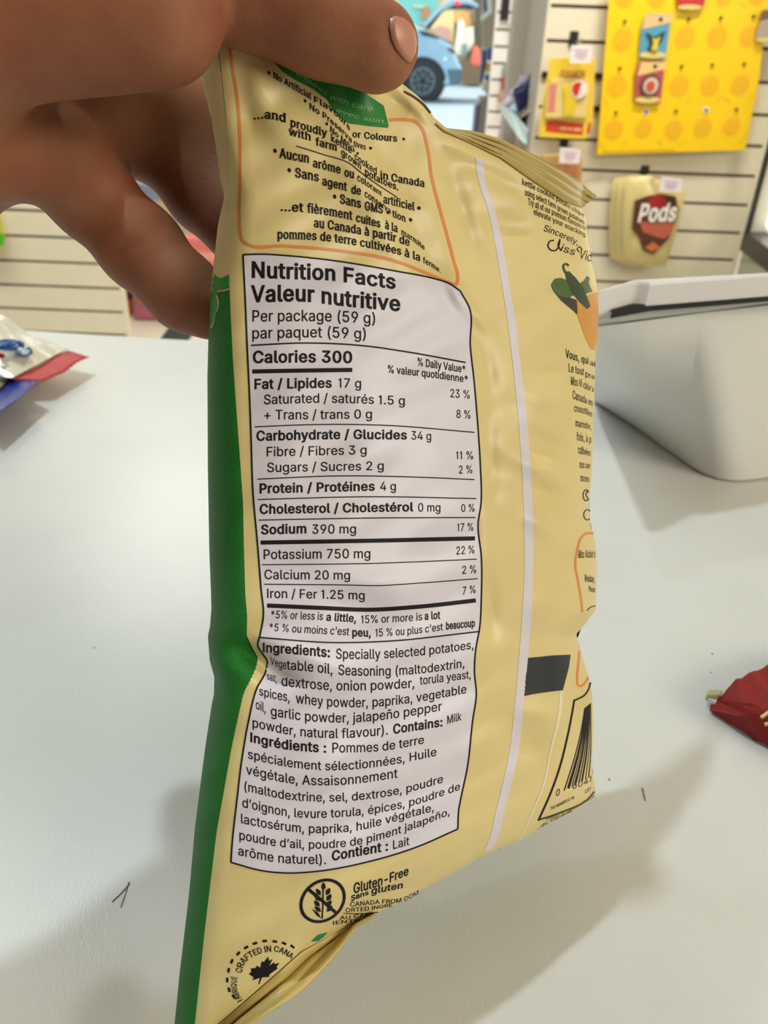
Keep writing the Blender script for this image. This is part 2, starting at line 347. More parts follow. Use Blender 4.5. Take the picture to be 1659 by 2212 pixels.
# pouches of chocolate, one behind the other
YP = YR - .075
gold_f = mat('pouch_film', (214, 196, 134), .28, spec=.6, bump=.2, bscale=60)
def pouch(dx, dy, label):
    q = [(1337+14+dx, 386), (1398+dx, 378), (1479+dx, 413), (1466+dx, 480), (1436+dx, 574), (1385+dx, 574), (1333+10+dx, 556), (1341+dx, 470)]
    y = YP + dy; a = [Vector(wp(x, b, y)) for x, b in q]; cx = sum(a, Vector()) / len(a); m = MB()
    rings = []
    for s, d in ((1.0, 0), (.97, .004), (.86, .014), (.62, .021), (.3, .024)):
        rings.append([cx + (p - cx) * s + Vector((0, -d, 0)) for p in a])
    n = len(a); vs = [p for r in rings for p in r] + [cx + Vector((0, -.025, 0))] + [p + Vector((0, .002, 0)) for p in a]; fs = []
    for k in range(len(rings)-1):
        fs += [(k*n+i, k*n+(i+1) % n, (k+1)*n+(i+1) % n, (k+1)*n+i) for i in range(n)]
    t = len(rings)*n; fs += [((len(rings)-1)*n+i, (len(rings)-1)*n+(i+1) % n, t) for i in range(n)]
    fs += [(t+1+i, t+1+(i+1) % n, (i+1) % n, i) for i in range(n)] + [tuple(t+1+i for i in range(n))]
    o = m.add(vs, fs).build('chocolate_pouch', gold_f, smooth=True)
    return tag(o, label, 'snack pouch', 'chocolate pouches on the hook'), y
p1_, y1 = pouch(-26, .058, 'gold snack pouch at the back of the three on the hook')
p2_, y2 = pouch(-13, .029, 'gold snack pouch in the middle of the three on the hook')
p3_, y3 = pouch(2, 0, 'gold snack pouch with white Pods lettering at the front of its hook')
def onp(x, y, o=.0255): return wp(*B4(x, y), y3 - o)
brn = mat('print_brown', (92, 46, 34), .4); red_c = mat('print_red', (176, 40, 34), .35); org = mat('print_orange', (202, 110, 62), .4)
patch(p3_, 'picture_brown', [(720, 500), (800, 470), (900, 450), (1010, 470), (1020, 540), (1010, 640), (960, 770), (850, 880), (780, 850), (750, 760), (700, 700), (710, 600)], brn, onp, .0257)
patch(p3_, 'picture_red', [(800, 510), (880, 450), (930, 470), (945, 530), (900, 560), (830, 560)], red_c, onp, .0262)
patch(p3_, 'picture_caramel', [(755, 650), (1000, 640), (985, 720), (930, 770), (860, 750), (780, 720)], mat('print_caramel', (190, 96, 74), .4), onp, .0262)
patch(p3_, 'picture_caramel', [(790, 830), (850, 790), (900, 830), (840, 860)], org, onp, .0262)
patch(p3_, 'picture_choc', [(965, 490), (1000, 475), (1020, 510), (990, 535)], brn, onp, .0266)
for po, yy, xs in ((p1_, y1, (604, 622)), (p2_, y2, (652, 668))):
    for x in xs:
        MB().prism([wp(*B4(x, 470), yy - .0262), wp(*B4(x+13, 465), yy - .0262), wp(*B4(x+4, 680), yy - .0262), wp(*B4(x-8, 690), yy - .0262)], (0, -.0005, 0)).build('pack_print', brn, po)
peg(*B4(785, 318), label='black peg hook above the gold snack pouches')
price_tag([B4(912, 330), B4(1056, 345), B4(1046, 442), B4(890, 436)], YP - .04, 'white price tag on the hook of the gold pouches')
for x, y in ((232, 480), (570, 490), (562, 700)):           # loose brackets in the grooves
    p = wp(*A(x, y), YR); tag(MB().box((p.x-.011, p.y-.008, p.z-.007), (p.x+.011, p.y+.004, p.z+.008)).build('slatwall_clip', black_p, bevel=.002), {232: 'small black clip at the left edge of the yellow blister pack', 570: 'small black clip between blister pack and yellow board, upper one', 562: 'small black clip between blister pack and yellow board, lower one'}[x], 'clip', 'clips in the slatwall grooves')

# ------------------------------------------------------------------ lit display case at the right
zc = wp(1600, 532, 2.28).z
c0 = wp(1600, 530, 2.28); c1_ = hz(1760, 655, zc); cdir = c1_ - c0; cdir.z = 0; side = Vector((-cdir.y, cdir.x, 0)).normalized()
if side.x < 0: side = -side
case = empty('display_case', (c0.x, c0.y, 0), 'lit glass display case in a black frame beside the slatwall', 'display case')
blk = mat('case_black', (38, 38, 38), .35); lit = mat('case_lightbox', (255, 248, 226), .5, emit=1.25); cglass = mat('case_side_panel', (214, 212, 200), .25)
topz = 1.9; U = Vector((0, 0, 1)); w = side * .5
MB().prism([c0, c0 + side*.012, c0 + side*.012 + cdir.normalized()*.012, c0 + cdir.normalized()*.012], U * (topz - zc)).build('corner_post', blk, case)
MB().prism([c0, c0 + cdir, c0 + cdir + w, c0 + w], U * -.012 ).build('base_trim', blk, case)
MB().prism([c0 + U*.0, c0 + cdir, c0 + cdir + w, c0 + w], U * .038).build('base_frame', blk, case)
MB().prism([c0 + side*.055 + U*.04, c0 + cdir + side*.055 + U*.04, c0 + cdir + w + U*.04, c0 + w + U*.04], U * .01).build('case_floor', mat('case_floor', (250, 244, 224), .4, emit=.35), case)
MB().prism([c0 + side*.014 + U*.04, c0 + side*.10 + U*.04, c0 + side*.10 + U*(topz-zc), c0 + side*.014 + U*(topz-zc)], cdir.normalized()*-.01).build('back_panel', cglass, case)
MB().prism([c0 + side*.05 + U*.055 + cdir.normalized()*.01, c0 + w + U*.055 + cdir.normalized()*.01, c0 + w + U*(topz-zc), c0 + side*.05 + U*(topz-zc) + cdir.normalized()*.01], cdir.normalized()*.006).build('light_panel', lit, case)
MB().prism([c0 + U*(topz-zc), c0 + cdir + U*(topz-zc), c0 + cdir + w + U*(topz-zc), c0 + w + U*(topz-zc)], U*.03).build('case_top', blk, case)
stl = mat('brushed_steel', (176, 184, 170), .22, metal=.25, spec=.8)
MB().prism([c0 + side*.01 - U*.012, c0 + cdir + side*.01 - U*.012, c0 + cdir + w - U*.012, c0 + w - U*.012], U * -(zc - .03)).build('steel_base', stl, case)

# ------------------------------------------------------------------ left wall pack and the low rack behind the hand
gp = zoom(0, 380, .3014)
gpo = tag(slab([gp(-160, 220), gp(-20, 215), gp(8, 250), gp(22, 370), gp(42, 440), gp(30, 500), gp(-10, 518), gp(-180, 500)], YL - .03, .02).build('snack_pack', mat('lime_pack', (214, 216, 30), .35, mottle=.3, mscale=20), bevel=.006), 'lime green and yellow pack hanging on the cream slatwall at the photo edge', 'snack pack')
MB().prism([wp(*gp(x, y), YL - .0505) for x, y in [(-60, 470), (5, 400), (36, 445), (25, 496), (-10, 512)]], (0, -.0006, 0)).build('pack_print', mat('green_print', (88, 178, 40), .4), gpo)
YS = 3.62
fl = lambda px, py: wp(px, py, YS)
def rack_pack(quad, y, rgb, label, bands=()):
    o = slab(quad, y, .06).build('snack_pack', mat('pack_%d_%d_%d' % rgb, rgb, .35, mottle=.35, mscale=14), bevel=.015)
    tag(o, label, 'snack pack', 'packs on the low rack behind the hand')
    q = [wp(a, b, y - .0605) for a, b in quad]
    for (v0, v1, c) in bands:
        L = lambda u, v: (q[0]*(1-u)+q[1]*u)*(1-v) + (q[3]*(1-u)+q[2]*u)*v
        MB().prism([L(.06, v0), L(.94, v0+.04), L(.94, v1+.03), L(.06, v1)], (0, -.001, 0)).build('pack_print', mat('band_%d_%d_%d' % c, c, .4), o)
rack_pack([(258, 560), (281, 560), (288, 682), (271, 682)], YS, (170, 104, 128), 'purple and orange pack standing nearest the slatwall end', [(.0, .18, (190, 178, 196)), (.68, .98, (196, 100, 34))])
rack_pack([(277, 560), (330, 560), (330, 680), (292, 681)], YS + .05, (126, 62, 92), 'dark plum pack between the two pink packs')
rack_pack([(289, 600), (350, 600), (348, 684), (296, 686)], YS - .06, (182, 112, 120), 'pink pack with an amber band low on the rack', [(.02, .3, (140, 70, 110)), (.40, .62, (188, 128, 36)), (.76, 1.0, (196, 104, 134))])
rack_pack([(338, 640), (372, 640), (366, 680), (341, 684)], YS - .02, (150, 130, 136), 'small grey pink pack beside the pink pack')
rack_pack([(395, 505), (470, 505), (472, 578), (420, 582)], YS - .1, (232, 128, 122), 'coral pink pack seen through the gap between the fingers', [(.5, .75, (238, 160, 150))])
rack_pack([(300, 390), (372, 390), (380, 470), (340, 476)], YS - .12, (150, 160, 190), 'pale blue pack seen through the gap between the fingers', [(.5, .9, (206, 188, 150))])
rack_pack([(365, 440), (430, 440), (432, 512), (398, 512)], YS - .04, (196, 196, 186), 'silver grey pack seen through the gap between the fingers')
z1 = fl(300, 688).z
rk = empty('low_rack', (fl(330, 690).x, YS, 0), 'low cream rack holding pink packs behind the hand', 'rack')
xa, xb = fl(266, 690).x, fl(560, 690).x
MB().box((xa, YS - .14, z1 - .03), (xb, YS + .3, z1)).build('shelf_board', mat('rack_cream', (224, 214, 196), .5), rk)
MB().box((xa, YS + .02, .0), (xb, YS + .28, z1 - .03)).build('plinth', mat('rack_cream', (224, 214, 196), .5), rk)
MB().box((xa, YS + .28, z1), (xb, YS + .3, 1.25)).build('back_board', mat('rack_back', (206, 202, 196), .5), rk)
z2 = fl(420, 582).z
MB().box((xa + .27, YS - .12, z2 - .016), (xb, YS + .28, z2 - .002)).build('shelf_board', mat('rack_cream', (224, 214, 196), .5), rk)
z3 = fl(400, 513).z
MB().box((xa + .12, YS - .14, z3 - .014), (xb, YS + .28, z3 - .002)).build('shelf_board', mat('rack_cream', (224, 214, 196), .5), rk)
mq = [hz(374, 696, .008), hz(440, 690, .008), hz(396, 745, .008), hz(335, 745, .008)]
tag(MB().prism(mq, (0, 0, -.007)).build('floor_mat', mat('floor_mat_rubber', (54, 58, 58), .8)), 'dark grey rubber mat on the floor behind the counter', 'floor mat')

# ------------------------------------------------------------------ the blue and white stand by the pillar
YD = 2.72
tray_m = mat('tray_acrylic', (206, 228, 230), .2, spec=.6); navy = mat('navy_pack', (22, 30, 84), .35); wht = mat('white_pack', (222, 216, 232), .4)
std = empty('merchandise_stand', (wp(1120, 300, YD).x, YD, 0), 'pale blue tiered stand of small packs before the grey pillar', 'stand')
def tr(x, y, yy): return wp(*TR(x, y), yy)
a, b, c, d = tr(455, 1180, 2.62), tr(840, 1760, 2.50), tr(1000, 1920, 2.47), tr(1000, 1680, 2.47)
MB().prism([a, tr(470, 1290, 2.62), tr(800, 1780, 2.5), tr(960, 1950, 2.47), tr(1000, 1920, 2.47), d, tr(720, 1370, 2.54)], (.01, .012, 0)).build('tray_edge', tray_m, std)
e0, e1 = tr(800, 1440, 2.56), tr(1230, 1110, 2.44)
MB().prism([e0, tr(830, 1470, 2.56), tr(1240, 1180, 2.44), e1], (.015, .03, .004)).build('tray_divider', mat('tray_cream', (206, 190, 156), .5), std)
MB().prism([tr(640, 1200, 2.60), tr(780, 1360, 2.55), tr(760, 1440, 2.55), tr(620, 1270, 2.60)], (.03, .03, 0)).build('tray_lip', mat('tray_slate', (110, 134, 156), .4), std)
zb = tr(1000, 1950, 2.47).z - .01
MB().box((a.x, 2.46, .02), (e1.x - .02, 2.72, zb - .12)).build('stand_body', mat('stand_dark', (30, 26, 42), .5), std)
MB().box((tr(1000, 1800, 2.5).x, 2.50, zb - .10), (tr(1180, 1800, 2.5).x - .005, 2.66, zb + .035)).build('stand_block', mat('stand_wood', (168, 134, 84), .5), std)
vs, fs = pillow(.05, .065, .022, crimp=.006, nx=8, ny=8, seed=3)
pk_me = {}
names = {'navy': 'navy blue', 'white': 'white', 'lilac': 'lilac', 'sky': 'sky blue', 'dark': 'near black'}
cols = {'navy': navy, 'white': wht, 'lilac': mat('lilac_pack', (196, 186, 212), .4), 'sky': mat('sky_pack', (206, 228, 250), .3), 'dark': mat('dark_pack', (26, 30, 40), .4)}
for k, (x, y, yy, s, cn, rot, where) in enumerate([
        (1110, 800, 2.58, .9, 'navy', .3, 'at the top of the pale blue stand'), (1215, 900, 2.60, .9, 'dark', -.2, 'at the top right of the pale blue stand'),
        (900, 1060, 2.57, .85, 'navy', -.4, 'in the middle of the pale blue stand'), (1060, 1010, 2.62, .9, 'dark', .4, 'behind the middle navy packet'), (990, 880, 2.63, 1.0, 'navy', .9, 'between the topmost and middle navy packets'),
        (910, 720, 2.66, .55, 'lilac', .2, 'at the top left of the pale blue stand'), (800, 940, 2.66, .6, 'white', -.5, 'left of the middle navy packet'), (690, 1010, 2.67, .5, 'lilac', .3, 'left of the white packet on the stand'),
        (620, 1120, 2.64, .5, 'white', .6, 'at the low left of the pale blue stand'), (770, 1250, 2.58, .5, 'sky', -.8, 'in the slate tray lip'), (940, 1190, 2.58, .4, 'sky', .5, 'under the middle navy packet'),
        (1030, 1440, 2.56, .7, 'white', .5, 'in the lower tier of the stand'), (1110, 1590, 2.54, .8, 'navy', .1, 'in the lower tier of the stand'), (985, 1560, 2.56, .8, 'dark', -.6, 'in the lower tier behind the tray edge')]):
    if cn not in pk_me:
        o = obj('packet', vs, fs, cols[cn], smooth=True); pk_me[cn] = o
    else:
        o = pk_me[cn].copy(); COL.objects.link(o)
    o.location = tr(x, y, yy); o.scale = (s, s, s); o.rotation_euler = (.3, rot, 0)
    tag(o, 'small %s packet %s' % (names[cn], where), 'packet', 'small packets on the pale blue stand')
# pink and red goods on the far slatwall
for k, (q, y, rgb, lab) in enumerate([([(520, 340), (640, 340), (600, 600), (500, 560)], YF, (150, 160, 156), 'grey green pack on the white slatwall above the red one'),
                                     ([(500, 580), (590, 640), (580, 880), (470, 840)], YF, (168, 60, 66), 'red pack on the white slatwall by the pillar'),
                                     ([(420, 930), (540, 880), (540, 1080), (410, 1080)], YF, (196, 140, 120), 'peach pack under the red one on the white slatwall'),
                                     ([(490, 1420), (740, 1500), (700, 1800), (450, 1740)], YF, (170, 92, 96), 'dusty red pack low on the white slatwall'),
                                     ([(450, 1700), (620, 1700), (600, 1850), (400, 1840)], YF - .052, (220, 100, 124), 'bright pink pack low on the white slatwall')]):
    tag(slab([TR(*p) for p in q], y, .05).build('hanging_pack', mat('far_pack_%d' % k, rgb, .4), bevel=.01), lab, 'snack pack', 'packs on the white slatwall')
p = wp(*FZ(1420, 85), YF); hk = empty('peg_hook', p, 'black peg hook high on the white slatwall with a hanging wire', 'hook')
MB().box((p.x-.02, p.y-.02, p.z-.06), (p.x+.02, p.y, p.z+.07)).build('hook_bracket', black_p, hk)
MB().tube([wp(*FZ(1425, 150), YF-.01), wp(*FZ(1465, 340), YF-.02), wp(*FZ(1500, 600), YF-.03)], .003, 6).build('hanging_wire', mat('wire_brown', (150, 130, 112), .5), hk)

# ------------------------------------------------------------------ shop entrance goods seen left of the white slatwall
YE = 5.3
frm = tag(slab([FZ(1110, -60), FZ(1290, -60), FZ(1255, 640), FZ(1120, 640)], YE + .5, .06).build('door_jamb', mat('jamb_grey', (146, 140, 128), .5)), 'grey door jamb beside the white slatwall', 'door jamb')
tag(slab([FZ(1170, -40), FZ(1230, -40), FZ(1240, 170), FZ(1100, 280), FZ(1100, 210), FZ(1190, 140)], YE + .1, .03).build('hanging_banner', mat('banner_pale', (206, 226, 226), .4)), 'pale blue hanging banner curling in the shop entrance', 'banner')
tag(slab([FZ(1120, -30), FZ(1165, -30), FZ(1175, 140), FZ(1130, 160)], YE + .15, .03).build('hanging_banner', mat('banner_slate', (92, 94, 128), .4)), 'slate blue banner strip in the shop entrance', 'banner')
stand2 = empty('spinner_rack', (wp(*FZ(1120, 1500), YE).x, YE, 0), 'tall grey spinner rack of cards by the shop entrance', 'rack')
slab([FZ(1065, 1260), FZ(1185, 1260), FZ(1140, 1800), FZ(1000, 1800)], YE, .2).build('rack_panel', mat('rack_grey', (140, 136, 130), .5), stand2)
slab([FZ(1010, 1380), FZ(1060, 1330), FZ(1020, 1800), FZ(970, 1800)], YE - .05, .16).build('rack_side', mat('rack_slate', (84, 86, 104), .5), stand2)
q = wp(*FZ(1070, 1800), YE); MB().box((q.x - .12, YE - .1, 0), (q.x + .12, YE + .05, q.z)).build('rack_foot', mat('rack_slate', (84, 86, 104), .5), stand2)
for k, (pts, rgb, lab) in enumerate([([(1190, 630), (1245, 620), (1230, 810), (1180, 800)], (34, 70, 160), 'royal blue card pack at the top of the spinner rack'),
                                    ([(1110, 660), (1180, 640), (1165, 900), (1090, 900)], (70, 82, 128), 'slate blue card pack beside the royal blue one'),
                                    ([(1165, 830), (1228, 830), (1215, 960), (1155, 960)], (206, 160, 76), 'amber card pack on the spinner rack'),
                                    ([(1090, 880), (1160, 880), (1110, 1110), (1070, 1110)], (66, 84, 126), 'long slate card pack on the left of the spinner rack'),
                                    ([(1150, 980), (1212, 980), (1200, 1080), (1140, 1060)], (48, 104, 162), 'mid blue card pack under the amber one'),
                                    ([(1130, 1080), (1195, 1080), (1185, 1220), (1110, 1200)], (196, 200, 164), 'pale green card pack low on the spinner rack'),
                                    ([(1180, 1070), (1206, 1070), (1190, 1260), (1165, 1260)], (78, 116, 144), 'narrow teal card pack at the right of the pale green one')]):
    tag(slab([FZ(*p) for p in pts], YE - .06, .04).build('card_pack', mat('card_pack_%d' % k, rgb, .4), bevel=.006), lab, 'card pack', 'card packs on the spinner rack')

# ------------------------------------------------------------------ street: car, shop across, barrel
YCAR = 18.4; car_y = YCAR
carp = mat('car_paint', (140, 178, 196), .25, metal=.3, coat=.6); tyre = mat('tyre_rubber', (26, 32, 36), .7); dark = mat('car_dark', (18, 24, 28), .3); glassm = mat('car_glass', (34, 46, 54), .1)
g0 = wp(913, 213, YCAR)
car = empty('car', (g0.x, YCAR, -.02), 'pale blue car with its rear lid open parked across the street', 'car')
body = [(330, 178), (338, 140), (360, 122), (470, 104), (540, 62), (640, 22), (760, 14), (850, 30), (905, 58), FZ(430, 440), FZ(550, 500), FZ(650, 560), FZ(720, 620), FZ(750, 700), FZ(790, 800), FZ(840, 900), FZ(845, 960), FZ(835, 1080), FZ(820, 1120), FZ(560, 1160)]
arch = lambda cx, cy, r: [(cx + r*math.cos(t), cy + r*1.05*math.sin(-t)) for t in np.linspace(.18, math.pi - .18, 11)]
body += arch(913, 176, 46) + [(840, 190), (640, 192)] + arch(560, 180, 46) + [(480, 190)]
b = MB().prism([wp(x, y, YCAR) for x, y in body], (0, 1.75, 0)).build('car_body', carp, car, bevel=.06)
slab([(560, 60), (645, 28), (745, 22), (750, 62)], YCAR, .012).build('side_window', glassm, car)
slab([(765, 22), (845, 36), (895, 60), (765, 62)], YCAR, .012).build('side_window', glassm, car)
slab([FZ(270, 395), FZ(420, 440), FZ(560, 505), FZ(520, 500), FZ(330, 470)], YCAR, .03).build('window_ledge', dark, car)
lid = MB().prism([wp(*FZ(x, y), YCAR + .1) for x, y in [(340, 330), (470, 180), (600, 60), (690, -10), (900, -10), (1040, 40), (1075, 80), (1050, 105), (930, 60), (760, 65), (680, 90), (560, 160), (380, 350)]], (0, 1.4, 0)).build('rear_lid', carp, car, bevel=.02)
MB().prism([wp(*FZ(x, y), YCAR + .12) for x, y in [(360, 400), (480, 250), (600, 140), (720, 85), (840, 60), (960, 65), (1040, 100), (980, 125), (880, 110), (700, 110), (590, 160), (430, 370)]], (0, 1.36, 0)).build('lid_lining', dark, lid)
MB().prism([wp(*FZ(x, y), YCAR + .04) for x, y in [(745, 25), (790, 5), (830, 30), (820, 72), (780, 76)]], (0, .2, 0)).build('lid_lamp', mat('lamp_red', (230, 60, 70), .2, emit=.8), lid)
slab([FZ(640, 640), FZ(700, 630), FZ(750, 680), FZ(752, 715), FZ(700, 690)], YCAR, .02).build('tail_light', mat('tail_red', (96, 44, 56), .2), car)
slab([FZ(600, 770), FZ(640, 760), FZ(648, 795), FZ(612, 802)], YCAR, .012).build('fuel_flap', mat('flap_pale', (214, 234, 244), .2), car)
slab([FZ(650, 920), FZ(845, 915), FZ(838, 1080), FZ(820, 1125), FZ(700, 1140)], YCAR, .02).build('bumper', mat('bumper_slate', (70, 96, 110), .4), car)
for cx, cy in ((913, 175), (560, 179)):
    c = wp(cx, cy, YCAR); r = c.z - .0
    w_ = MB().disc(c + Vector((0, .22, 0)), (0, -1, 0), (0, 0, 1), r, .26, 36, ri=.0).build('wheel', tyre, car)
    MB().disc(c + Vector((0, .30, .02)), (0, -1, 0), (0, 0, 1), r*1.30, .295, 32).build('wheel_well', dark, car)
    rim = MB().disc(c + Vector((0, -.035, 0)), (0, -1, 0), (0, 0, 1), r*.70, .02, 30, ri=r*.58)
    for k in range(5):
        t = 2*math.pi*k/5 + .3; e = Vector((math.cos(t), 0, math.sin(t))); n_ = Vector((-e.z, 0, e.x))
        for sg in (-.35, .35):
            e2 = (e + n_*sg).normalized()
            rim.prism([c + Vector((0, -.04, 0)) + e*r*.12 - n_*r*.05, c + Vector((0, -.04, 0)) + e2*r*.6 - n_*r*.05, c + Vector((0, -.04, 0)) + e2*r*.6 + n_*r*.05, c + Vector((0, -.04, 0)) + e*r*.12 + n_*r*.05], (0, -.02, 0))
    rim.build('rim', mat('rim_grey', (92, 106, 110), .4, metal=.5), w_)
tag(MB().prism([hz(860, 216, -.02), hz(1100, 214, -.02), hz(1100, 226, -.02), hz(860, 224, -.02)], (0, 0, .015)).build('trim_kerb', mat('kerb_grey', (112, 122, 128), .8)), kind='structure')
YX = 26.0
def across(name, pts, rgb, label, cat, th=.3, y=YX + .3, emit=0.0, r=.5):
    return tag(slab([FZ(*p) for p in pts], y, th).build(name, mat(name + '_%d_%d_%d' % rgb, rgb, r, emit=emit, mottle=.15, mscale=1.5)), label, cat)
tag(slab([(600, -200), (1250, -200), (1250, 205), (600, 205)], YX + .6, .3).build('wall_facade', mat('facade', (222, 206, 170), .8, mottle=.2, mscale=.6)), kind='structure')
across('shop_window', [(10, -100), (560, -100), (500, 160), (330, 330), (240, 340), (10, 210)], (120, 190, 180), 'teal shop window across the street', 'shop window', .2)
across('shop_poster', [(200, 70), (370, 75), (340, 105), (200, 100)], (206, 208, 156), 'pale yellow poster strip in the teal shop window', 'poster', .06, YX + .1)
across('shop_wreath', [(330, 120), (400, 95), (430, 140), (390, 240), (340, 270), (305, 220)], (188, 128, 76), 'brown round decoration in the teal shop window', 'decoration', .1, YX + .1)
across('window_display', [(520, 150), (700, 100), (740, 110), (735, 560), (480, 420), (400, 330)], (246, 216, 150), 'cream window display behind the open car', 'window display', .2)
across('window_display', [(745, 90), (940, 110), (960, 330), (880, 370), (745, 300)], (232, 176, 96), 'orange window display behind the open car', 'window display', .2)
across('display_goods', [(420, 400), (560, 340), (690, 390), (680, 540), (560, 490), (480, 440)], (206, 160, 146), 'row of rosy goods under the cream window display', 'goods', .2, YX + .1)
across('dress_form', [(790, 290), (830, 240), (870, 300), (880, 560), (830, 720), (780, 725), (745, 660), (770, 480)], (250, 244, 214), 'long cream dress on a display form', 'dress', .3, YX + .1)
across('dress_form', [(884, 360), (990, 350), (1000, 560), (930, 690), (900, 680), (884, 560)], (232, 232, 206), 'short pale dress beside the long cream one', 'dress', .3, YX + .1)
across('doll_shirt', [(845, 590), (880, 570), (910, 620), (900, 720), (840, 780)], (134, 156, 156), 'grey green shirt below the pale dress', 'shirt', .2, YX - .2)
across('crate_pile', [(800, 800), (945, 832), (1030, 874), (1084, 856), (1080, 1092), (850, 1092)], (120, 96, 64), 'brown crates stacked on the far pavement', 'crates', .8, YX - .1)
across('tree_trunk', [(1000, -60), (1130, -60), (1110, 300), (1100, 640), (1100, 1090), (960, 1090), (1000, 560), (1030, 250)], (96, 84, 54), 'dark brown tree trunk across the street', 'tree', .4, YX + .29)
across('traffic_barrel', [(990, 620), (1020, 600), (1070, 650), (1082, 850), (1030, 870), (945, 830)], (240, 122, 96), 'coral orange traffic barrel by the tree trunk', 'barrel', .5, YX - .15)

# ------------------------------------------------------------------ white bin with a lid on the counter
ht = .092; ZT = TZ + ht
binm = mat('bin_plastic', (226, 225, 220), .3, spec=.5); bin2 = mat('bin_side', (206, 200, 192), .2)
Tp = [hz(1276, 708, ZT), hz(1329, 701, ZT), hz(1523, 675, ZT), hz(1790, 645, ZT)]
Bp = [hz(1282, 866, TZ + .001), hz(1360, 915, TZ + .001), hz(1548, 1046, TZ + .001), hz(1800, 1012, TZ + .001)]
back = Vector((.16, .22, 0))
tub = empty('storage_bin', Bp[2], 'white plastic bin with an ajar lid on the counter', 'bin')
n = 4
def round_poly(pts, k, r, m=6):        # round corner k of a polygon
    p, a, b = pts[k], pts[k-1], pts[(k+1) % len(pts)]
    da, db = (a - p).normalized(), (b - p).normalized(); out = []
    for i in range(m + 1):
        t = i / m; out.append((p + da*r)*(1-t)**2 + p*2*t*(1-t) + (p + db*r)*t*t)
    return pts[:k] + out + pts[k+1:]
bot = round_poly([Bp[0], Bp[1], Bp[2], Bp[3], Bp[3] + Vector((-.02, .2, 0)), Bp[0] + Vector((.08, .14, 0))], 2, .022)
top = round_poly([Tp[0], Tp[1], Tp[2], Tp[3], Tp[3] + Vector((-.02, .12, -.055)), Tp[0] + Vector((.06, .12, -.055))], 2, .006)
k = len(bot); NRW = 14
lens_ = [max(1, int((bot[(i+1) % k] - bot[i]).length/.02)) for i in range(k)]
ring = lambda P: [P[i].lerp(P[(i+1) % k], t/lens_[i]) for i in range(k) for t in range(lens_[i])]
rb_, rt_ = ring(bot), ring(top); kk = len(rb_); vs = [rb_[i].lerp(rt_[i], j/NRW) for j in range(NRW + 1) for i in range(kk)]
fs = [tuple(range(kk - 1, -1, -1))] + [(j*kk + i, j*kk + (i+1) % kk, (j+1)*kk + (i+1) % kk, (j+1)*kk + i) for j in range(NRW) for i in range(kk)]
body_ = obj('bin_body', vs, fs, binm, tub, smooth=True); body_.data.set_sharp_from_angle(angle=math.radians(24))
RT = [hz(1100, 719, ZT + .0065), hz(1396, 669, ZT + .0065), hz(1800, 637, ZT + .0065)]
rim0 = [hz(1270, 707, ZT), hz(1293, 704, ZT), hz(1521, 675.5, ZT), hz(1800, 642, ZT)]
rp = rim0 + [rim0[3] + Vector((-.02, .012, 0)), rim0[2] + Vector((0, .012, 0)), rim0[1] + Vector((0.005, .012, 0)), rim0[0] + Vector((.01, .012, 0))]
MB().prism(rp, (0, 0, .0065)).build('bin_rim', mat('bin_rim', (206, 205, 194), .25), tub, bevel=.0015)
ZL = ZT + .0075
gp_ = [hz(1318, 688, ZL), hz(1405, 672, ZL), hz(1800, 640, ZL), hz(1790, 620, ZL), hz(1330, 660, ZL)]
MB().prism(gp_, (0, 0, .0035)).build('lid_gap_shade', mat('bin_gap_shade', (20, 20, 20), .7), tub)  # black box painted in as the shade of the open gap under the lid
ZL2 = ZT + .010
L0 = [hz(1318, 674, ZL2), hz(1364, 661.5, ZL2), hz(1394, 663.5, ZL2), hz(1800, 630, ZL2)]
lp = [hz(1272, 685, ZL2)] + L0
lid_m = mat('bin_lid', (226, 220, 220), .35)
u = Vector((0, 0, .0115)); lt = [p + u for p in lp]
bk = [lp[-1] + Vector((-.01, .13, -.06)), lp[0] + Vector((.03, .13, -.06))]
q = lp + bk; nq = len(q); qt = [p + u for p in lp] + [p + u*.6 for p in bk]
MB().add(q + qt, [tuple(range(nq)), tuple(range(2*nq-1, nq-1, -1))] + [(i, (i+1) % nq, (i+1) % nq + nq, i + nq) for i in range(nq)]).build('bin_lid', lid_m, tub, bevel=.0015)
MB().prism([hz(1274, 699, ZT + .0045), hz(1319, 688, ZT + .0045), hz(1319, 668, ZT + .0045), hz(1274, 680, ZT + .0045)], (0, 0, .0075)).build('lid_tab', lid_m, tub)

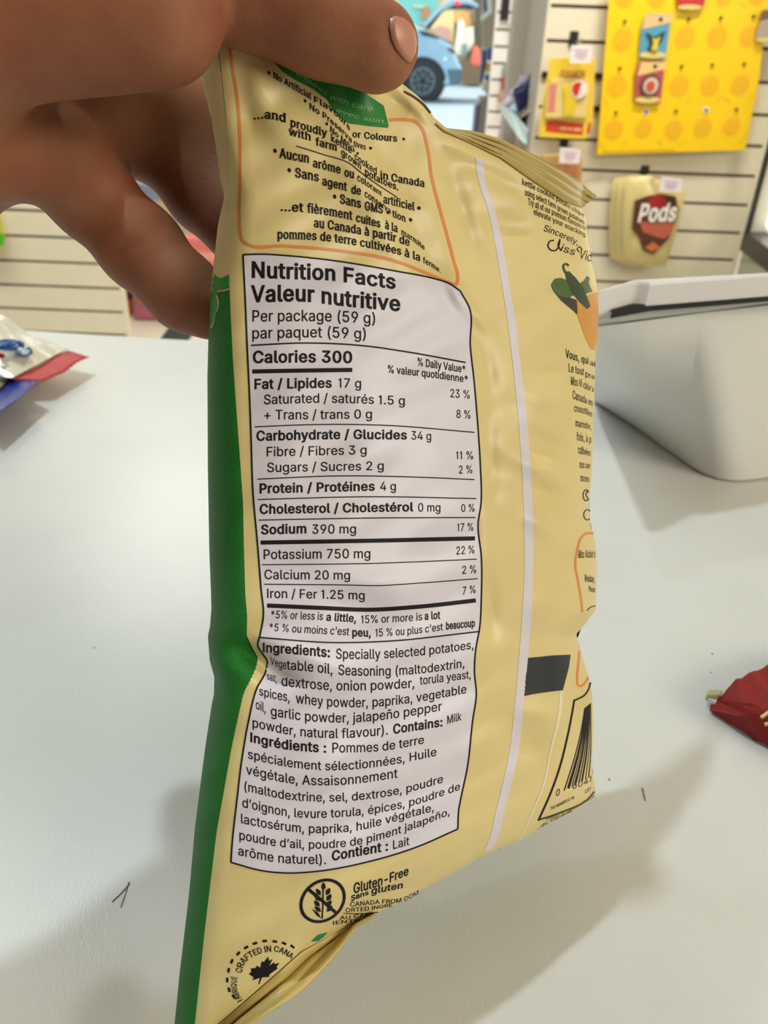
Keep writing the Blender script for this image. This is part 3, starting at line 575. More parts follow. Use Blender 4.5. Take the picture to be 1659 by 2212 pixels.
# ------------------------------------------------------------------ candy packets on the left of the counter
silver = mat('silver_film', (238, 232, 214), .3, metal=.4, bump=.6, bscale=110); redf = mat('red_film', (180, 24, 28), .42, spec=.35, bump=.3, bscale=160); bluef = mat('blue_film', (22, 42, 142), .3, spec=.6, bump=.3, bscale=120)
blue_i = mat('blue_print', (30, 92, 168), .35); pale_i = mat('pale_blue_print', (206, 224, 240), .35)
def candy(name, ia, ib, oa, ob, zi, zo, length, th, m_body, m_crimp, label, seed):
    A_, B_ = hz(*ia, zi), hz(*ib, zi); O1, O2 = hz(*oa, zo), hz(*ob, zo); mid = (A_ + B_) / 2
    w = (B_ - A_); ax = -((O1 + O2) / 2 - mid); ax.z = 0; ax = (ax - w.normalized() * ax.dot(w.normalized())).normalized()
    t = empty(name, Vector((mid.x, mid.y, TZ)) + ax * length * .5, label, 'candy packet')
    rnd = random.Random(seed); ph = [rnd.uniform(0, 6.28) for _ in range(6)]; vs, fs = [], []; nu, nv = 26, 30
    for sd in (1, -1):
        for j in range(nv + 1):
            for i in range(nu + 1):
                s, v = i / nu, j / nv
                b = (math.sin(math.pi*s)**.55) * (1 - (1 - min(1, v*3.2))**2) * (1 - max(0, (v - .8)/.2)**2)
                wr = math.sin(s*31 + ph[0] + 4*v) * math.exp(-v*4) * .25 + .12*math.sin(s*13 + v*11 + ph[1]) + .10*math.sin(s*7 - v*19 + ph[2]) + .06*math.sin(s*41 - v*23 + ph[4])
                p = A_ + w * (s + (s - .5)*.05*math.sin(math.pi*min(1, v*2))) + ax * length * v; base = TZ + .0015 + (zi - TZ) * (1 - min(1, v*5))
                zz = base + th*.5*min(1, v*4) * 1.0 + sd * (th*.5*b*(1 + wr) + .0003)
                vs.append(Vector((p.x, p.y, max(TZ + .0004 + (0.0002 if sd > 0 else 0), zz))))
    n_ = (nu+1)*(nv+1)
    for s in range(2):
        for j in range(nv):
            for i in range(nu):
                q = (s*n_+j*(nu+1)+i, s*n_+j*(nu+1)+i+1, s*n_+(j+1)*(nu+1)+i+1, s*n_+(j+1)*(nu+1)+i); fs.append(q if s else q[::-1])
    obj('packet_body', vs, fs, m_body, t, smooth=True)
    cv, cf = [], []; nn = 24; rows = 6
    for j in range(rows + 1):
        for i in range(nn + 1):
            s, v = i / nn, j / rows; p = (A_*(1-s) + B_*s)*(1-v) + (O1*(1-s) + O2*s)*v
            p = p + Vector((0, 0, .0006*math.sin(s*9 + ph[3]) + .0005*math.sin(v*19) + (.0012 if (i % 2 and j == rows) else 0)))
            cv.append(p + Vector((0, 0, .0002)))
    for j in range(rows):
        for i in range(nn): cf.append((j*(nn+1)+i, j*(nn+1)+i+1, (j+1)*(nn+1)+i+1, (j+1)*(nn+1)+i))
    o = obj('crimped_end', cv, cf, m_crimp, t, smooth=True); sol = o.modifiers.new('solid', 'SOLIDIFY'); sol.thickness = .0005
    return t, A_, B_, ax
t1, a1, b1, ax1 = candy('candy_packet', (28, 822), (148, 758), (100, 826), (193, 773), TZ + .014, TZ + .012, .13, .036, silver, redf, 'silver candy packet with a red crimped end and blue print', 4)
t2, a2, b2, ax2 = candy('candy_packet', (-60, 892), (27, 822), (-20, 912), (82, 829), TZ + .009, TZ + .017, .10, .020, mat('silver_film_dark', (206, 200, 184), .25, metal=.75, bump=.35, bscale=90), bluef, 'candy packet with a dark blue crimped end under the silver one', 9)
pr = MB(); pr2 = MB()
def on_pack(s, v, lift):                # print lies on top of the silver body
    b = (math.sin(math.pi*s)**.55) * (1 - (1 - min(1, v*3.2))**2)
    p = a1 + (b1 - a1)*s + ax1*.13*v
    return Vector((p.x, p.y, TZ + .0015 + .018*min(1, v*4) + .018*b + lift))
GS = [(i/60, j/90, on_pack(i/60, j/90, .002)) for i in range(61) for j in range(80)]
def to_px(p):
    q = ROT.transposed() @ (p - CAM); return W/2 + F*q.x/-q.z, H/2 - F*q.y/-q.z
GP = np.array([to_px(g_[2]) for g_ in GS])
def print_ring(mb, cx, cy, rx, ry, wd, a0=0, a1=6.2832, N=22, lift=.0035):
    for i in range(N):
        q = []
        for t, f in ((a0 + (a1-a0)*i/N, 1), (a0 + (a1-a0)*(i+1)/N, 1), (a0 + (a1-a0)*(i+1)/N, 1-wd), (a0 + (a1-a0)*i/N, 1-wd)):
            g_ = GS[int(np.argmin(((GP - (cx + rx*f*math.cos(t), cy - ry*f*math.sin(t)))**2).sum(1)))]; z_ = g_[2].z + lift
            q.append(hz(cx + rx*f*math.cos(t), cy - ry*f*math.sin(t), z_))
        mb.prism(q, (0, 0, .0004))
print_ring(pr, 20, 746, 34, 12, .35); print_ring(pr2, 20, 746, 22, 8, .98, lift=.0032); print_ring(pr, 20, 746, 16, 5.5, .98, lift=.0038); print_ring(pr, 52, 760, 19, 11, .32, -2.6, 1.2); print_ring(pr2, 48, 758, 11, 7, .98)
rd = MB(); print_ring(rd, 2, 769, 9, 5, .98); rd.build('red_print', redf, t1)
pr.build('blue_print', blue_i, t1); pr2.build('pale_print', pale_i, t1)

# ------------------------------------------------------------------ red wrapper at the right edge
rw = mat('red_wrapper', (140, 34, 32), .62, spec=.25, bump=.25, bscale=90); goldp = mat('gold_lettering', (214, 186, 120), .4)
zw = TZ + .010
wrap = empty('wrapper', hz(1700, 1560, TZ), 'crumpled dark red wrapper with gold print at the right edge of the counter', 'wrapper')
E_ = [hz(1532, 1537, TZ + .001), hz(1535, 1520, TZ + .002), hz(1550, 1510, TZ + .004), hz(1588, 1470, TZ + .012), hz(1617, 1455, TZ + .013), hz(1659, 1437, TZ + .014), hz(1800, 1390, TZ + .014), hz(1900, 1480, TZ + .006), hz(1840, 1720, TZ + .001), hz(1659, 1614, TZ + .001), hz(1620, 1590, TZ + .001)]
pk = hz(1600, 1515, TZ + .013); c_ = hz(1700, 1540, TZ + .017); mid2 = hz(1615, 1545, TZ + .011)
vs = E_ + [pk, c_, mid2]; fs = [(0,1,2,13),(2,3,11,13),(3,4,11),(4,5,12,11),(5,6,12),(6,7,12),(7,8,12),(8,9,12),(9,13,12),(9,10,13),(10,0,13),(11,12,13)]
o = obj('wrapper_sheet', vs, fs, rw, wrap); bm = bmesh.new(); bm.from_mesh(o.data)
bmesh.ops.triangulate(bm, faces=bm.faces); bmesh.ops.subdivide_edges(bm, edges=bm.edges, cuts=3, use_grid_fill=True)
random.seed(5)
for v in bm.verts: v.co.z += .0005*math.sin(v.co.x*900) + random.uniform(-.0003, .0003)
bmesh.ops.recalc_face_normals(bm, faces=bm.faces); bm.to_mesh(o.data); bm.free()
MB().prism([hz(1527, 1491, TZ + .006), hz(1531, 1488, TZ + .006), hz(1563, 1489, TZ + .007), hz(1556, 1503, TZ + .006), hz(1526, 1502, TZ + .005)], (0, 0, -.003)).build('gold_tab', mat('gold_tab', (214, 202, 146), .35), wrap, bevel=.0006)
MB().prism([hz(1529, 1507, TZ + .004), hz(1553, 1506, TZ + .004), hz(1546, 1518, TZ + .004), hz(1531, 1514, TZ + .003)], (0, 0, -.002)).build('white_fold', mat('white_fold', (236, 232, 236), .4), wrap)
g = MB()
for a, b in (((1644, 1550), (1668, 1533)), ((1652, 1565), (1690, 1557))):
    p, q = hz(*a, TZ + .0142), hz(*b, TZ + .0165); g.tube([p, q], .0006, 6)
for a, b in (((1680, 1500), (1700, 1530)), ((1710, 1490), (1735, 1520))):
    p, q = hz(*a, TZ + .0178), hz(*b, TZ + .0175); g.tube([p, q], .0006, 6)
g.build('gold_print', goldp, wrap)
# scuffs on the worktop
sc_ = MB()
for pts, wd in (([(1537, 1411), (1541, 1413)], .0007), ([(1534, 1452), (1537, 1454)], .0004), ([(1388, 1703), (1391, 1716), (1394, 1730)], .0004), ([(242, 1948), (262, 1930), (281, 1908)], .0003), ([(279, 1905), (270, 1935), (261, 1960)], .00025), ([(1315, 1682), (1318, 1686)], .0004), ([(203, 1398), (205, 1400)], .0005)):
    P_ = [hz(*p, TZ + .0001) for p in pts]
    for p, q in zip(P_, P_[1:]):
        d = (q - p).normalized(); nrm = Vector((-d.y, d.x, 0)) * wd; sc_.prism([p - nrm*.6, q - nrm*.4, q + nrm*.4, p + nrm*.6], (0, 0, .0001))
sc_.build('scuff_mark', mat('scuff_grey', (112, 110, 108), .7), counter)

# ------------------------------------------------------------------ the hand: one continuous skin from a blended distance field
def J(px, py, d, r): return (np.array(at(px, py, d)), r * d / F)
def cone(P, a, b):                      # tapered capsule
    (p, ra), (q, rb) = a, b; v = q - p; L = max(1e-9, v @ v)
    t = np.clip(((P - p) @ v) / L, 0, 1); return np.linalg.norm(P - p - t[..., None]*v, axis=-1) - (ra + (rb - ra)*t)
def smin(a, b, k):
    h = np.clip(.5 + .5*(b - a)/k, 0, 1); return b*(1-h) + a*h - k*h*(1-h)
def chain(P, js, k=.004):
    d = None
    for a, b in zip(js, js[1:]):
        c = cone(P, a, b); d = c if d is None else smin(d, c, k)
    return d
THUMB_B = [J(-330, -60, .140, 225), J(-80, 35, .147, 180), J(330, 22, .1505, 154)]
THUMB_T = [J(420, -60, .158, 120), J(560, -12, .1605, 104), J(690, 46, .1615, 99), J(812, 100, .1625, 93)]
INDEX = [J(-60, 170, .180, 150), J(190, 235, .190, 108), J(330, 290, .200, 78), J(450, 415, .2025, 80), J(530, 482, .199, 82), J(600, 560, .195, 70)]
INDEX_SIDE = [J(190, 235, .190, 108), J(330, 235, .200, 95), J(450, 285, .2040, 92), J(520, 400, .203, 80)]
MIDDLE = [J(-40, 300, .168, 130), J(120, 330, .180, 100), J(196, 422, .1900, 86), J(305, 535, .1905, 83), J(398, 632, .1885, 74), J(455, 672, .187, 62)]
RING = [J(-160, 300, .155, 130), J(-60, 312, .1700, 110), J(-26, 336, .1760, 98)]
RING2 = [J(-26, 336, .176, 98), J(-140, 440, .180, 92), J(-90, 560, .190, 76)]
LITTLE = [J(-230, 330, .148, 110), J(-260, 470, .155, 88), J(-200, 590, .170, 72)]
PALM = [J(-420, 110, .142, 250), J(-150, 190, .160, 190), J(40, 215, .178, 120)]
ARM = [J(-420, 100, .142, 250), J(-1100, 110, .120, 330), J(-2500, 260, .095, 500)]
def hand_sdf(P):
    tb_, tt = chain(P, THUMB_B), chain(P, THUMB_T, .005)
    d = smin(tb_, tt, .0022)
    pa = smin(chain(P, PALM), chain(P, ARM), .02)
    d = smin(d, pa, .006)
    ix, mi_ = smin(chain(P, INDEX, .006), chain(P, INDEX_SIDE, .006), .008), chain(P, MIDDLE, .005)
    d = smin(d, smin(pa, ix, .008), .0015)
    d = smin(d, mi_, .0018)
    d = smin(d, chain(P, RING, .005), .002); d = smin(d, chain(P, RING2, .005), .002); d = smin(d, chain(P, LITTLE, .005), .002)
    for pts, r, k in CREASES:
        for a, b in zip(pts, pts[1:]):
            d = smax(d, -cone(P, (a, r), (b, r)), k)
    return d
def smax(a, b, k): return -smin(-a, -b, k)
CREASES = []
def march(px, py, d0=.10, f=None):
    o_ = np.array(CAM); r_ = np.array(ray(px, py)); n_ = np.linalg.norm(r_); r_ = r_/n_; t = d0*n_
    for _ in range(80):
        s = float((f or hand_sdf)((o_ + r_*t)[None])[0]); t += s*.8
        if abs(s) < 2e-5 or t > .5: break
    return o_ + r_*t
cr = []
for pts in ([(408, 0), (416, 50), (402, 105)], [(428, 8), (434, 55)], [(560, 2), (566, 26)], [(300, 520), (255, 545)], [(330, 500), (356, 478), (385, 500)],
            [(835, 20), (839, 50), (847, 85), (862, 115), (884, 139), (894, 146)]):
    P_ = [march(x, y) for x, y in pts]; cr.append((P_, .0005, .0014))
CREASES = cr
def surface_nets(f, lo, hi, h):
    nx, ny, nz = [int(math.ceil((b - a)/h)) + 1 for a, b in zip(lo, hi)]
    g_ = np.stack(np.meshgrid(np.arange(nx), np.arange(ny), np.arange(nz), indexing='ij'), -1) * h + np.array(lo)
    val = np.empty((nx, ny, nz))
    for i in range(0, nx, 16): val[i:i+16] = f(g_[i:i+16])
    ins = val < 0; c = np.zeros((nx-1, ny-1, nz-1, 3)); cnt = np.zeros((nx-1, ny-1, nz-1))
    cor = [(i, j, k) for i in (0, 1) for j in (0, 1) for k in (0, 1)]
    S = lambda a, o: a[o[0]:nx-1+o[0], o[1]:ny-1+o[1], o[2]:nz-1+o[2]]
    for a in cor:
        for b in cor:
            if a < b and sum(abs(x-y) for x, y in zip(a, b)) == 1:
                va, vb = S(val, a), S(val, b); cut = (va < 0) != (vb < 0)
                t = np.where(cut, va/np.where(cut, va - vb, 1), 0)
                p = np.array(a) + t[..., None]*(np.array(b) - np.array(a)); c += np.where(cut[..., None], p, 0); cnt += cut
    act = cnt > 0; idx = -np.ones(act.shape, int); idx[act] = np.arange(act.sum())
    ii = np.argwhere(act); vs = (ii + c[act]/cnt[act][:, None])*h + np.array(lo); faces = []
    for ax in range(3):
        o = [0, 0, 0]; o[ax] = 1; sl = tuple(slice(1, n_-1) for n_ in (nx, ny, nz))
        a = ins[sl]; b = np.roll(ins, -1, ax)[sl]; u_, w_ = [(1, 2), (2, 0), (0, 1)][ax]
        for e in np.argwhere(a != b):
            p = e + 1; q = []
            for du, dw in ((-1, -1), (0, -1), (0, 0), (-1, 0)):
                r_ = p.copy(); r_[u_] += du; r_[w_] += dw
                if (r_ >= np.array(act.shape)).any() or idx[tuple(r_)] < 0: q = None; break
                q.append(idx[tuple(r_)])
            if q: faces.append(q if a[tuple(e)] else q[::-1])
    return vs, faces
def skin_material():
    m = mat('skin', (160, 106, 76), .6, spec=.25, bump=.1, bscale=1100, sss=.15); nt = m.node_tree; b = nt.nodes['Principled BSDF']
    tc = nt.nodes.new('ShaderNodeTexCoord'); n = nt.nodes.new('ShaderNodeTexNoise'); n.inputs['Scale'].default_value = 60; n.inputs['Detail'].default_value = 4
    nt.links.new(tc.outputs['Object'], n.inputs['Vector']); cr_ = nt.nodes.new('ShaderNodeValToRGB')
    cr_.color_ramp.elements[0].position = .32; cr_.color_ramp.elements[1].position = .68
    cr_.color_ramp.elements[0].color = lin((143, 85, 63)); cr_.color_ramp.elements[1].color = lin((158, 106, 75))
    nt.links.new(n.outputs['Fac'], cr_.inputs[0]); nt.links.new(cr_.outputs[0], b.inputs['Base Color']); return m
allj = THUMB_B + THUMB_T + INDEX + MIDDLE + RING + RING2 + LITTLE + PALM + ARM
pts_ = np.array([p for p, r in allj]); rr = max(r for p, r in allj[:-2]) + .004
lo = pts_.min(0) - rr; hi = pts_.max(0) + rr
hv, hf = surface_nets(hand_sdf, lo, hi, .0013)
lab = np.arange(len(hv)); E_ = np.array([(q[i], q[(i+1) % 4]) for q in hf for i in range(4)])
while True:                              # keep the one connected skin only
    l2 = lab.copy(); np.minimum.at(l2, E_[:, 0], lab[E_[:, 1]]); np.minimum.at(l2, E_[:, 1], lab[E_[:, 0]]); l2 = l2[l2]
    if (l2 == lab).all(): break
    lab = l2
keep = lab == np.bincount(lab).argmax(); new = np.cumsum(keep) - 1; hv = hv[keep]; hf = [[int(new[i]) for i in q] for q in hf if keep[q[0]]]
hand = tag(obj('hand', hv, hf, skin_material(), smooth=True), 'bare hand from the left pinching the top of the chip bag, thumb in front', 'hand')
def lap(o, it=2):
    sm = o.modifiers.new('relax', 'SMOOTH'); sm.factor = .5; sm.iterations = it
lap(hand, 3)
# thumb nail: a thin plate laid on the skin
nail_out = [(844, 38), (843, 58), (847, 82), (858, 107), (874, 127), (889, 138), (898, 122), (902, 96), (897, 68), (885, 48), (869, 35), (854, 31)]
cx_, cy_ = 874, 78; nv, nf = [], []; RN = 6; NO = len(nail_out)
tsdf = lambda P: chain(P, THUMB_T, .005)
for k in range(RN + 1):
    for (x, y) in nail_out:
        s = k / RN; p = march(cx_ + (x - cx_)*s, cy_ + (y - cy_)*s, f=tsdf)
        e = 1e-4; gr = np.array([tsdf((p + np.eye(3)[i]*e)[None])[0] - tsdf((p - np.eye(3)[i]*e)[None])[0] for i in range(3)]); gr /= np.linalg.norm(gr)
        nv.append(p + gr*(.0004 if k < RN else -.0003))
for k in range(RN):
    for i in range(NO): nf.append((k*NO+i, k*NO+(i+1) % NO, (k+1)*NO+(i+1) % NO, (k+1)*NO+i))
nl = obj('thumb_nail', nv, nf, mat('nail', (196, 136, 112), .35, spec=.5), hand, smooth=True); nl['label'] = 'glossy pink thumb nail'

# ------------------------------------------------------------------ chip bag: measured film surface
def curve1(pts): p = np.array(sorted(pts, key=lambda q: q[1]), float); return lambda y: np.interp(y, p[:, 1], p[:, 0])
LEFT = [(428, 100), (434, 162), (457, 260), (470, 340), (477, 393), (484, 428), (470, 491), (464, 549), (458, 597), (453, 660), (452, 708), (450, 734), (448, 815), (449, 1018), (452, 1186), (456, 1290), (457, 1338), (449, 1374), (453, 1427), (464, 1466), (463, 1495), (457, 1524), (444, 1609), (421, 1786), (409, 1925), (388, 2102), (377, 2212), (367, 2310)]
GREEN = [(470, 100), (478, 162), (488, 260), (493, 393), (496, 549), (495, 600), (498, 680), (503, 781), (510, 883), (520, 1018), (525, 1092), (527, 1186), (530, 1290), (534, 1335), (533, 1377), (546, 1405), (558, 1427), (548, 1457), (525, 1503), (501, 1613), (468, 1798), (442, 2013), (421, 2212), (412, 2268)]
RIGHT = [(1256, 448), (1266, 472), (1268, 500), (1277, 563), (1288, 608), (1293, 660), (1292, 718), (1287, 762), (1284, 855), (1279, 1006), (1273, 1091), (1276, 1136), (1285, 1167), (1290, 1215), (1288, 1278), (1286, 1319), (1266, 1346), (1245, 1370), (1252, 1399), (1272, 1462), (1279, 1500), (1283, 1563), (1279, 1626), (1279, 1667), (1287, 1705), (1286, 1718)]
BOT = [(367, 2310), (412, 2268), (471, 2212), (579, 2118), (650, 2055), (705, 2026), (766, 1995), (845, 1958), (900, 1928), (949, 1902), (1000, 1876), (1024, 1860), (1080, 1833), (1119, 1818), (1166, 1788), (1243, 1750), (1286, 1718)]
TOP = [(428, 100), (470, 90), (520, 78), (600, 90), (700, 110), (800, 140), (868, 180), (900, 205), (921, 226), (933, 247), (958, 282), (1006, 305), (1082, 342), (1152, 392), (1216, 434), (1256, 448)]
XL, XR = curve1(LEFT), curve1(RIGHT)
_b = np.array(BOT, float); YBOT = lambda x: np.interp(x, _b[:, 0], _b[:, 1])
rng = np.random.RandomState(11)
WAVES = [(rng.uniform(0, 6.28), 2*math.pi/rng.uniform(90, 260), rng.uniform(0, 6.28), a) for a in (.00020, .00022, .00018, .00015, .00012, .0001)]
# dents (+, away) and swellings (-): centre x, y, half widths along / across, angle of the long axis, depth in m
DENTS = [(1000, 470, 95, 20, 72, .0020), (935, 400, 120, 26, 78, -.0012), (1085, 480, 60, 26, 20, .0014), (1130, 560, 60, 28, 15, -.0014), (1190, 640, 40, 22, 40, .0010),
         (1205, 775, 55, 26, -25, .0022), (1175, 860, 45, 26, 10, -.0016), (1185, 960, 55, 20, 20, .0020), (1160, 1010, 60, 18, 25, -.0014), (1180, 1065, 60, 18, 20, .0018), (1165, 1130, 40, 22, 30, -.0018),
         (1225, 1185, 50, 22, -50, .0018), (1185, 1300, 70, 28, -20, -.0014), (1210, 1385, 70, 24, 10, .0020), (1180, 1545, 60, 28, 20, -.0012), (1130, 1600, 70, 30, 40, .0012),
         (1040, 690, 40, 16, 60, -.0012), (1055, 800, 60, 16, 80, .0010), (1060, 1000, 90, 16, 88, .0010), (1052, 1140, 60, 16, 88, -.0010), (1060, 1330, 70, 18, 85, .0012),
         (565, 1430, 55, 22, 35, .0042), (640, 1412, 70, 18, 20, -.0012), (590, 1380, 50, 16, -10, -.0012), (620, 1462, 50, 14, 15, .0012), (815, 1262, 60, 24, -20, -.0012), (770, 1300, 80, 26, 10, .0010),
         (990, 640, 34, 14, 60, -.0016), (540, 260, 70, 30, 60, .0018), (560, 190, 60, 20, 80, -.0012), (640, 300, 60, 34, 40, -.0010), (500, 330, 80, 18, 75, -.0010), (1010, 330, 60, 16, 25, -.0016), (1100, 400, 90, 18, 32, .0012),
         (905, 240, 60, 16, 45, -.0012), (860, 225, 50, 14, 35, .0014), (740, 1990, 90, 24, -32, .0030), (640, 1960, 120, 40, -32, -.0012), (850, 1930, 70, 18, -30, .0024), (560, 2000, 90, 40, -50, .0010), (470, 1440, 40, 24, 70, -.0018)]
def D(x, y):
    x = np.asarray(x, float); y = np.asarray(y, float)
    d = .165 + 1.0e-5*(x - 525) + 6.3e-8*np.maximum(x - 525, -60)**2
    # the long fold running down from under the thumb
    fx = 700 + (y - 150)*.50; fade = 1/(1 + np.exp((y - 600)/22)) / (1 + np.exp((150 - y)/30))
    sd = (x - fx)*.894; d = d + fade*(.0042/(1 + np.exp(-sd/15)) - .0016*np.exp(-(sd + 30)**2/1400) - .0014*np.exp(-(sd - 52)**2/1200))
    for cx, cy, a, b, ang, amp in DENTS:
        t = math.radians(ang); u = (x - cx)*math.cos(t) + (y - cy)*math.sin(t); v = -(x - cx)*math.sin(t) + (y - cy)*math.cos(t)
        d = d + amp*np.exp(-.5*((u/a)**2 + (v/b)**2)*1.6)
    for th, k, ph, a in WAVES: d = d + a*np.sin(k*(x*math.cos(th) + y*math.sin(th)) + ph + 1.2*np.sin(y/170 + ph))
    kl = np.clip(1 - (x - XL(y))/75.0, 0, 1); d = d + .0125*(1 - np.sqrt(1 - .985*kl**2))
    kr = np.clip(1 - (XR(y) - x)/95.0, 0, 1); d = d + .0150*(1 - np.sqrt(1 - .985*kr**2))
    w = np.clip((x - 560)/200, .25, 1); kb = np.clip(1 - (YBOT(x) - y)/95.0, 0, 1); d = d + .0085*w*(1 - np.sqrt(1 - .98*kb**2))
    return d
_K = np.array(ROT)
def at_np(X, Y, d):           # many points at once
    r = np.stack([(X - W/2)/F, -(Y - H/2)/F, -np.ones_like(X)], -1) @ _K.T; return np.array(CAM) + r*d[..., None]
def onbag(x, y, lift=0.0):
    return at(x, y, float(D(x, y)) - lift)
_t = np.array(TOP, float)
NR = 280; NGREEN, NBODY = 16, 128
def edge_pt(pts, t):
    p = np.array(pts, float); y = p[0, 1] + (p[-1, 1] - p[0, 1])*t; return np.array([np.interp(y, p[:, 1], p[:, 0]), y])
def top_pt(s): x = np.interp(s, np.linspace(0, 1, 6), [470, 520, 868, 1006, 1140, 1256]); return np.array([x, np.interp(x, _t[:, 0], _t[:, 1])])
def bot_pt(s): x = np.interp(s, np.linspace(0, 1, 6), [412, 560, 780, 970, 1130, 1286]); return np.array([x, YBOT(x)])
def body_pt(s, t):                       # Coons patch between green line, right edge, top seal and bottom fold
    a, b = edge_pt(GREEN, t), edge_pt(RIGHT, t); c, d = top_pt(s), bot_pt(s)
    c00, c10, c01, c11 = edge_pt(GREEN, 0), edge_pt(RIGHT, 0), edge_pt(GREEN, 1), edge_pt(RIGHT, 1)
    return a*(1-s) + b*s + c*(1-t) + d*t - (c00*(1-s)*(1-t) + c10*s*(1-t) + c01*(1-s)*t + c11*s*t)
def side_pt(s, t): a, b = edge_pt(LEFT, t), edge_pt(GREEN, t); return a*(1-s) + b*s
def film_obj(name, f, ns, r0, r1, m, parent, thick=None):
    rows = list(range(r0, r1 + 1)); vs, fs = [], []
    P = np.array([[f(i/ns, j/NR) for i in range(ns+1)] for j in rows]); dd = D(P[..., 0], P[..., 1])
    vs = list(at_np(P[..., 0], P[..., 1], dd).reshape(-1, 3))
    for a in range(len(rows)-1):
        for i in range(ns): fs.append((a*(ns+1)+i, (a+1)*(ns+1)+i, (a+1)*(ns+1)+i+1, a*(ns+1)+i+1))
    return obj(name, vs, fs, m, parent, smooth=True)
def film_mat(name, rgb, rough, bump=.12, bscale=140, spec=.5, coat=0.0): return mat(name, rgb, rough, spec=spec, bump=bump, bscale=bscale, coat=coat)
cream = film_mat('bag_cream_film', (226, 207, 145), .38)
green = film_mat('bag_green_film', (18, 116, 30), .5, bump=.5, bscale=2600, spec=.35); green_l = film_mat('bag_green_ribbon', (38, 150, 62), .38)
gold = film_mat('bag_seal_film', (176, 152, 84), .34); ink = mat('bag_ink', (26, 21, 27), .6, spec=.2); panel_m = film_mat('bag_panel_white', (224, 219, 232), .42, bump=.08)
orange = mat('bag_orange_line', (226, 140, 72), .45); lilac = film_mat('bag_lilac_stripe', (222, 214, 222), .42, bump=.05)
bag = empty('chip_bag', onbag(850, 1150), 'yellow kettle chip bag held up, its back with the nutrition table facing us', 'chip bag')
rg_ = [j for j in range(NR+1) if edge_pt(LEFT, j/NR)[1] >= 622][0]
film_obj('back_film', body_pt, NBODY, 0, NR, cream, bag)
film_obj('upper_side_film', side_pt, NGREEN, 0, rg_, cream, bag)
sg = film_obj('green_side_film', side_pt, NGREEN, rg_, NR, green, bag); sg['label'] = 'textured dark green side of the bag'
# the far side of the bag: the front film, puffed away from us
NB, NV = 40, 60; vs, fs = [], []
for j in range(NV+1):
    for i in range(NB+1):
        s, t = i/NB, j/NV; q = side_pt(s/.1, t) if s < .1 else body_pt((s-.1)/.9, t)
        puff = .052*(min(1, max(.03, s*2.2)))*(max(0, math.sin(math.pi*s))**(.6 if s < .5 else .28))*(min(1, max(0, t - .22)*1.5)**.8)*(math.sin(math.pi*min(1, (1-t)*3)/2)**.6) + .0009
        dd = float(D(*q)) + (puff if 0 < s < 1 else 0); vs.append(at(q[0], q[1], dd))
for j in range(NV):
    for i in range(NB): fs.append((j*(NB+1)+i, j*(NB+1)+i+1, (j+1)*(NB+1)+i+1, (j+1)*(NB+1)+i))
ff = obj('front_film', vs, fs, green, bag, smooth=True); ff['label'] = 'green printed front of the bag turned away'

def strip_grid(name, up, lo, lift_f, m, rows=14, n=60):       # ribbed seal between two image curves
    def samp(c, t):
        p = np.array(c, float); L = np.r_[0, np.cumsum(np.hypot(*np.diff(p, axis=0).T))]; return np.array([np.interp(t*L[-1], L, p[:, 0]), np.interp(t*L[-1], L, p[:, 1])])
    vs, fs = [], []
    for j in range(rows+1):
        for i in range(n+1):
            q = samp(up, i/n)*(1 - j/rows) + samp(lo, i/n)*(j/rows); vs.append(at(q[0], q[1], lift_f(q, i/n, j/rows)))
    for j in range(rows):
        for i in range(n): fs.append((j*(n+1)+i, j*(n+1)+i+1, (j+1)*(n+1)+i+1, (j+1)*(n+1)+i))
    o = obj(name, vs, fs, m, bag, smooth=True); s_ = o.modifiers.new('solid', 'SOLIDIFY'); s_.thickness = .0004; return o
top_lo = [(940, 268), (958, 284), (1006, 305), (1082, 342), (1152, 392), (1216, 434), (1256, 449)]
top_up = [(936, 256), (962, 279), (1020, 282), (1082, 299), (1155, 336), (1223, 374), (1289, 423)]
ts = strip_grid('top_seal', top_up, top_lo, lambda q, s, v: float(D(min(q[0], 1262), q[1])) - .0004 + (1-v)*.0065 + .0007*math.sin(v*22) + .0008*math.sin(s*14)*(1-v), gold); ts['label'] = 'dull gold crimped top seal'
bs_in = [(367, 2311), (412, 2268), (471, 2212), (579, 2118), (650, 2055), (705, 2026), (766, 1995), (810, 1974)]
bs_out = [(420, 2330), (480, 2268), (547, 2213), (599, 2178), (658, 2134), (700, 2090), (738, 2045), (768, 2000), (812, 1976)]
bs = strip_grid('bottom_seal', bs_in, bs_out, lambda q, s, v: float(D(q[0], min(q[1], YBOT(q[0])))) + .0016*math.sin(math.pi*min(1, v*1.4)) + .0006*math.sin(v*17 + s*3) - .004*v*v, film_mat('bag_bottom_seal', (206, 182, 112), .34)); bs['label'] = 'ribbed bottom seal, folded under'

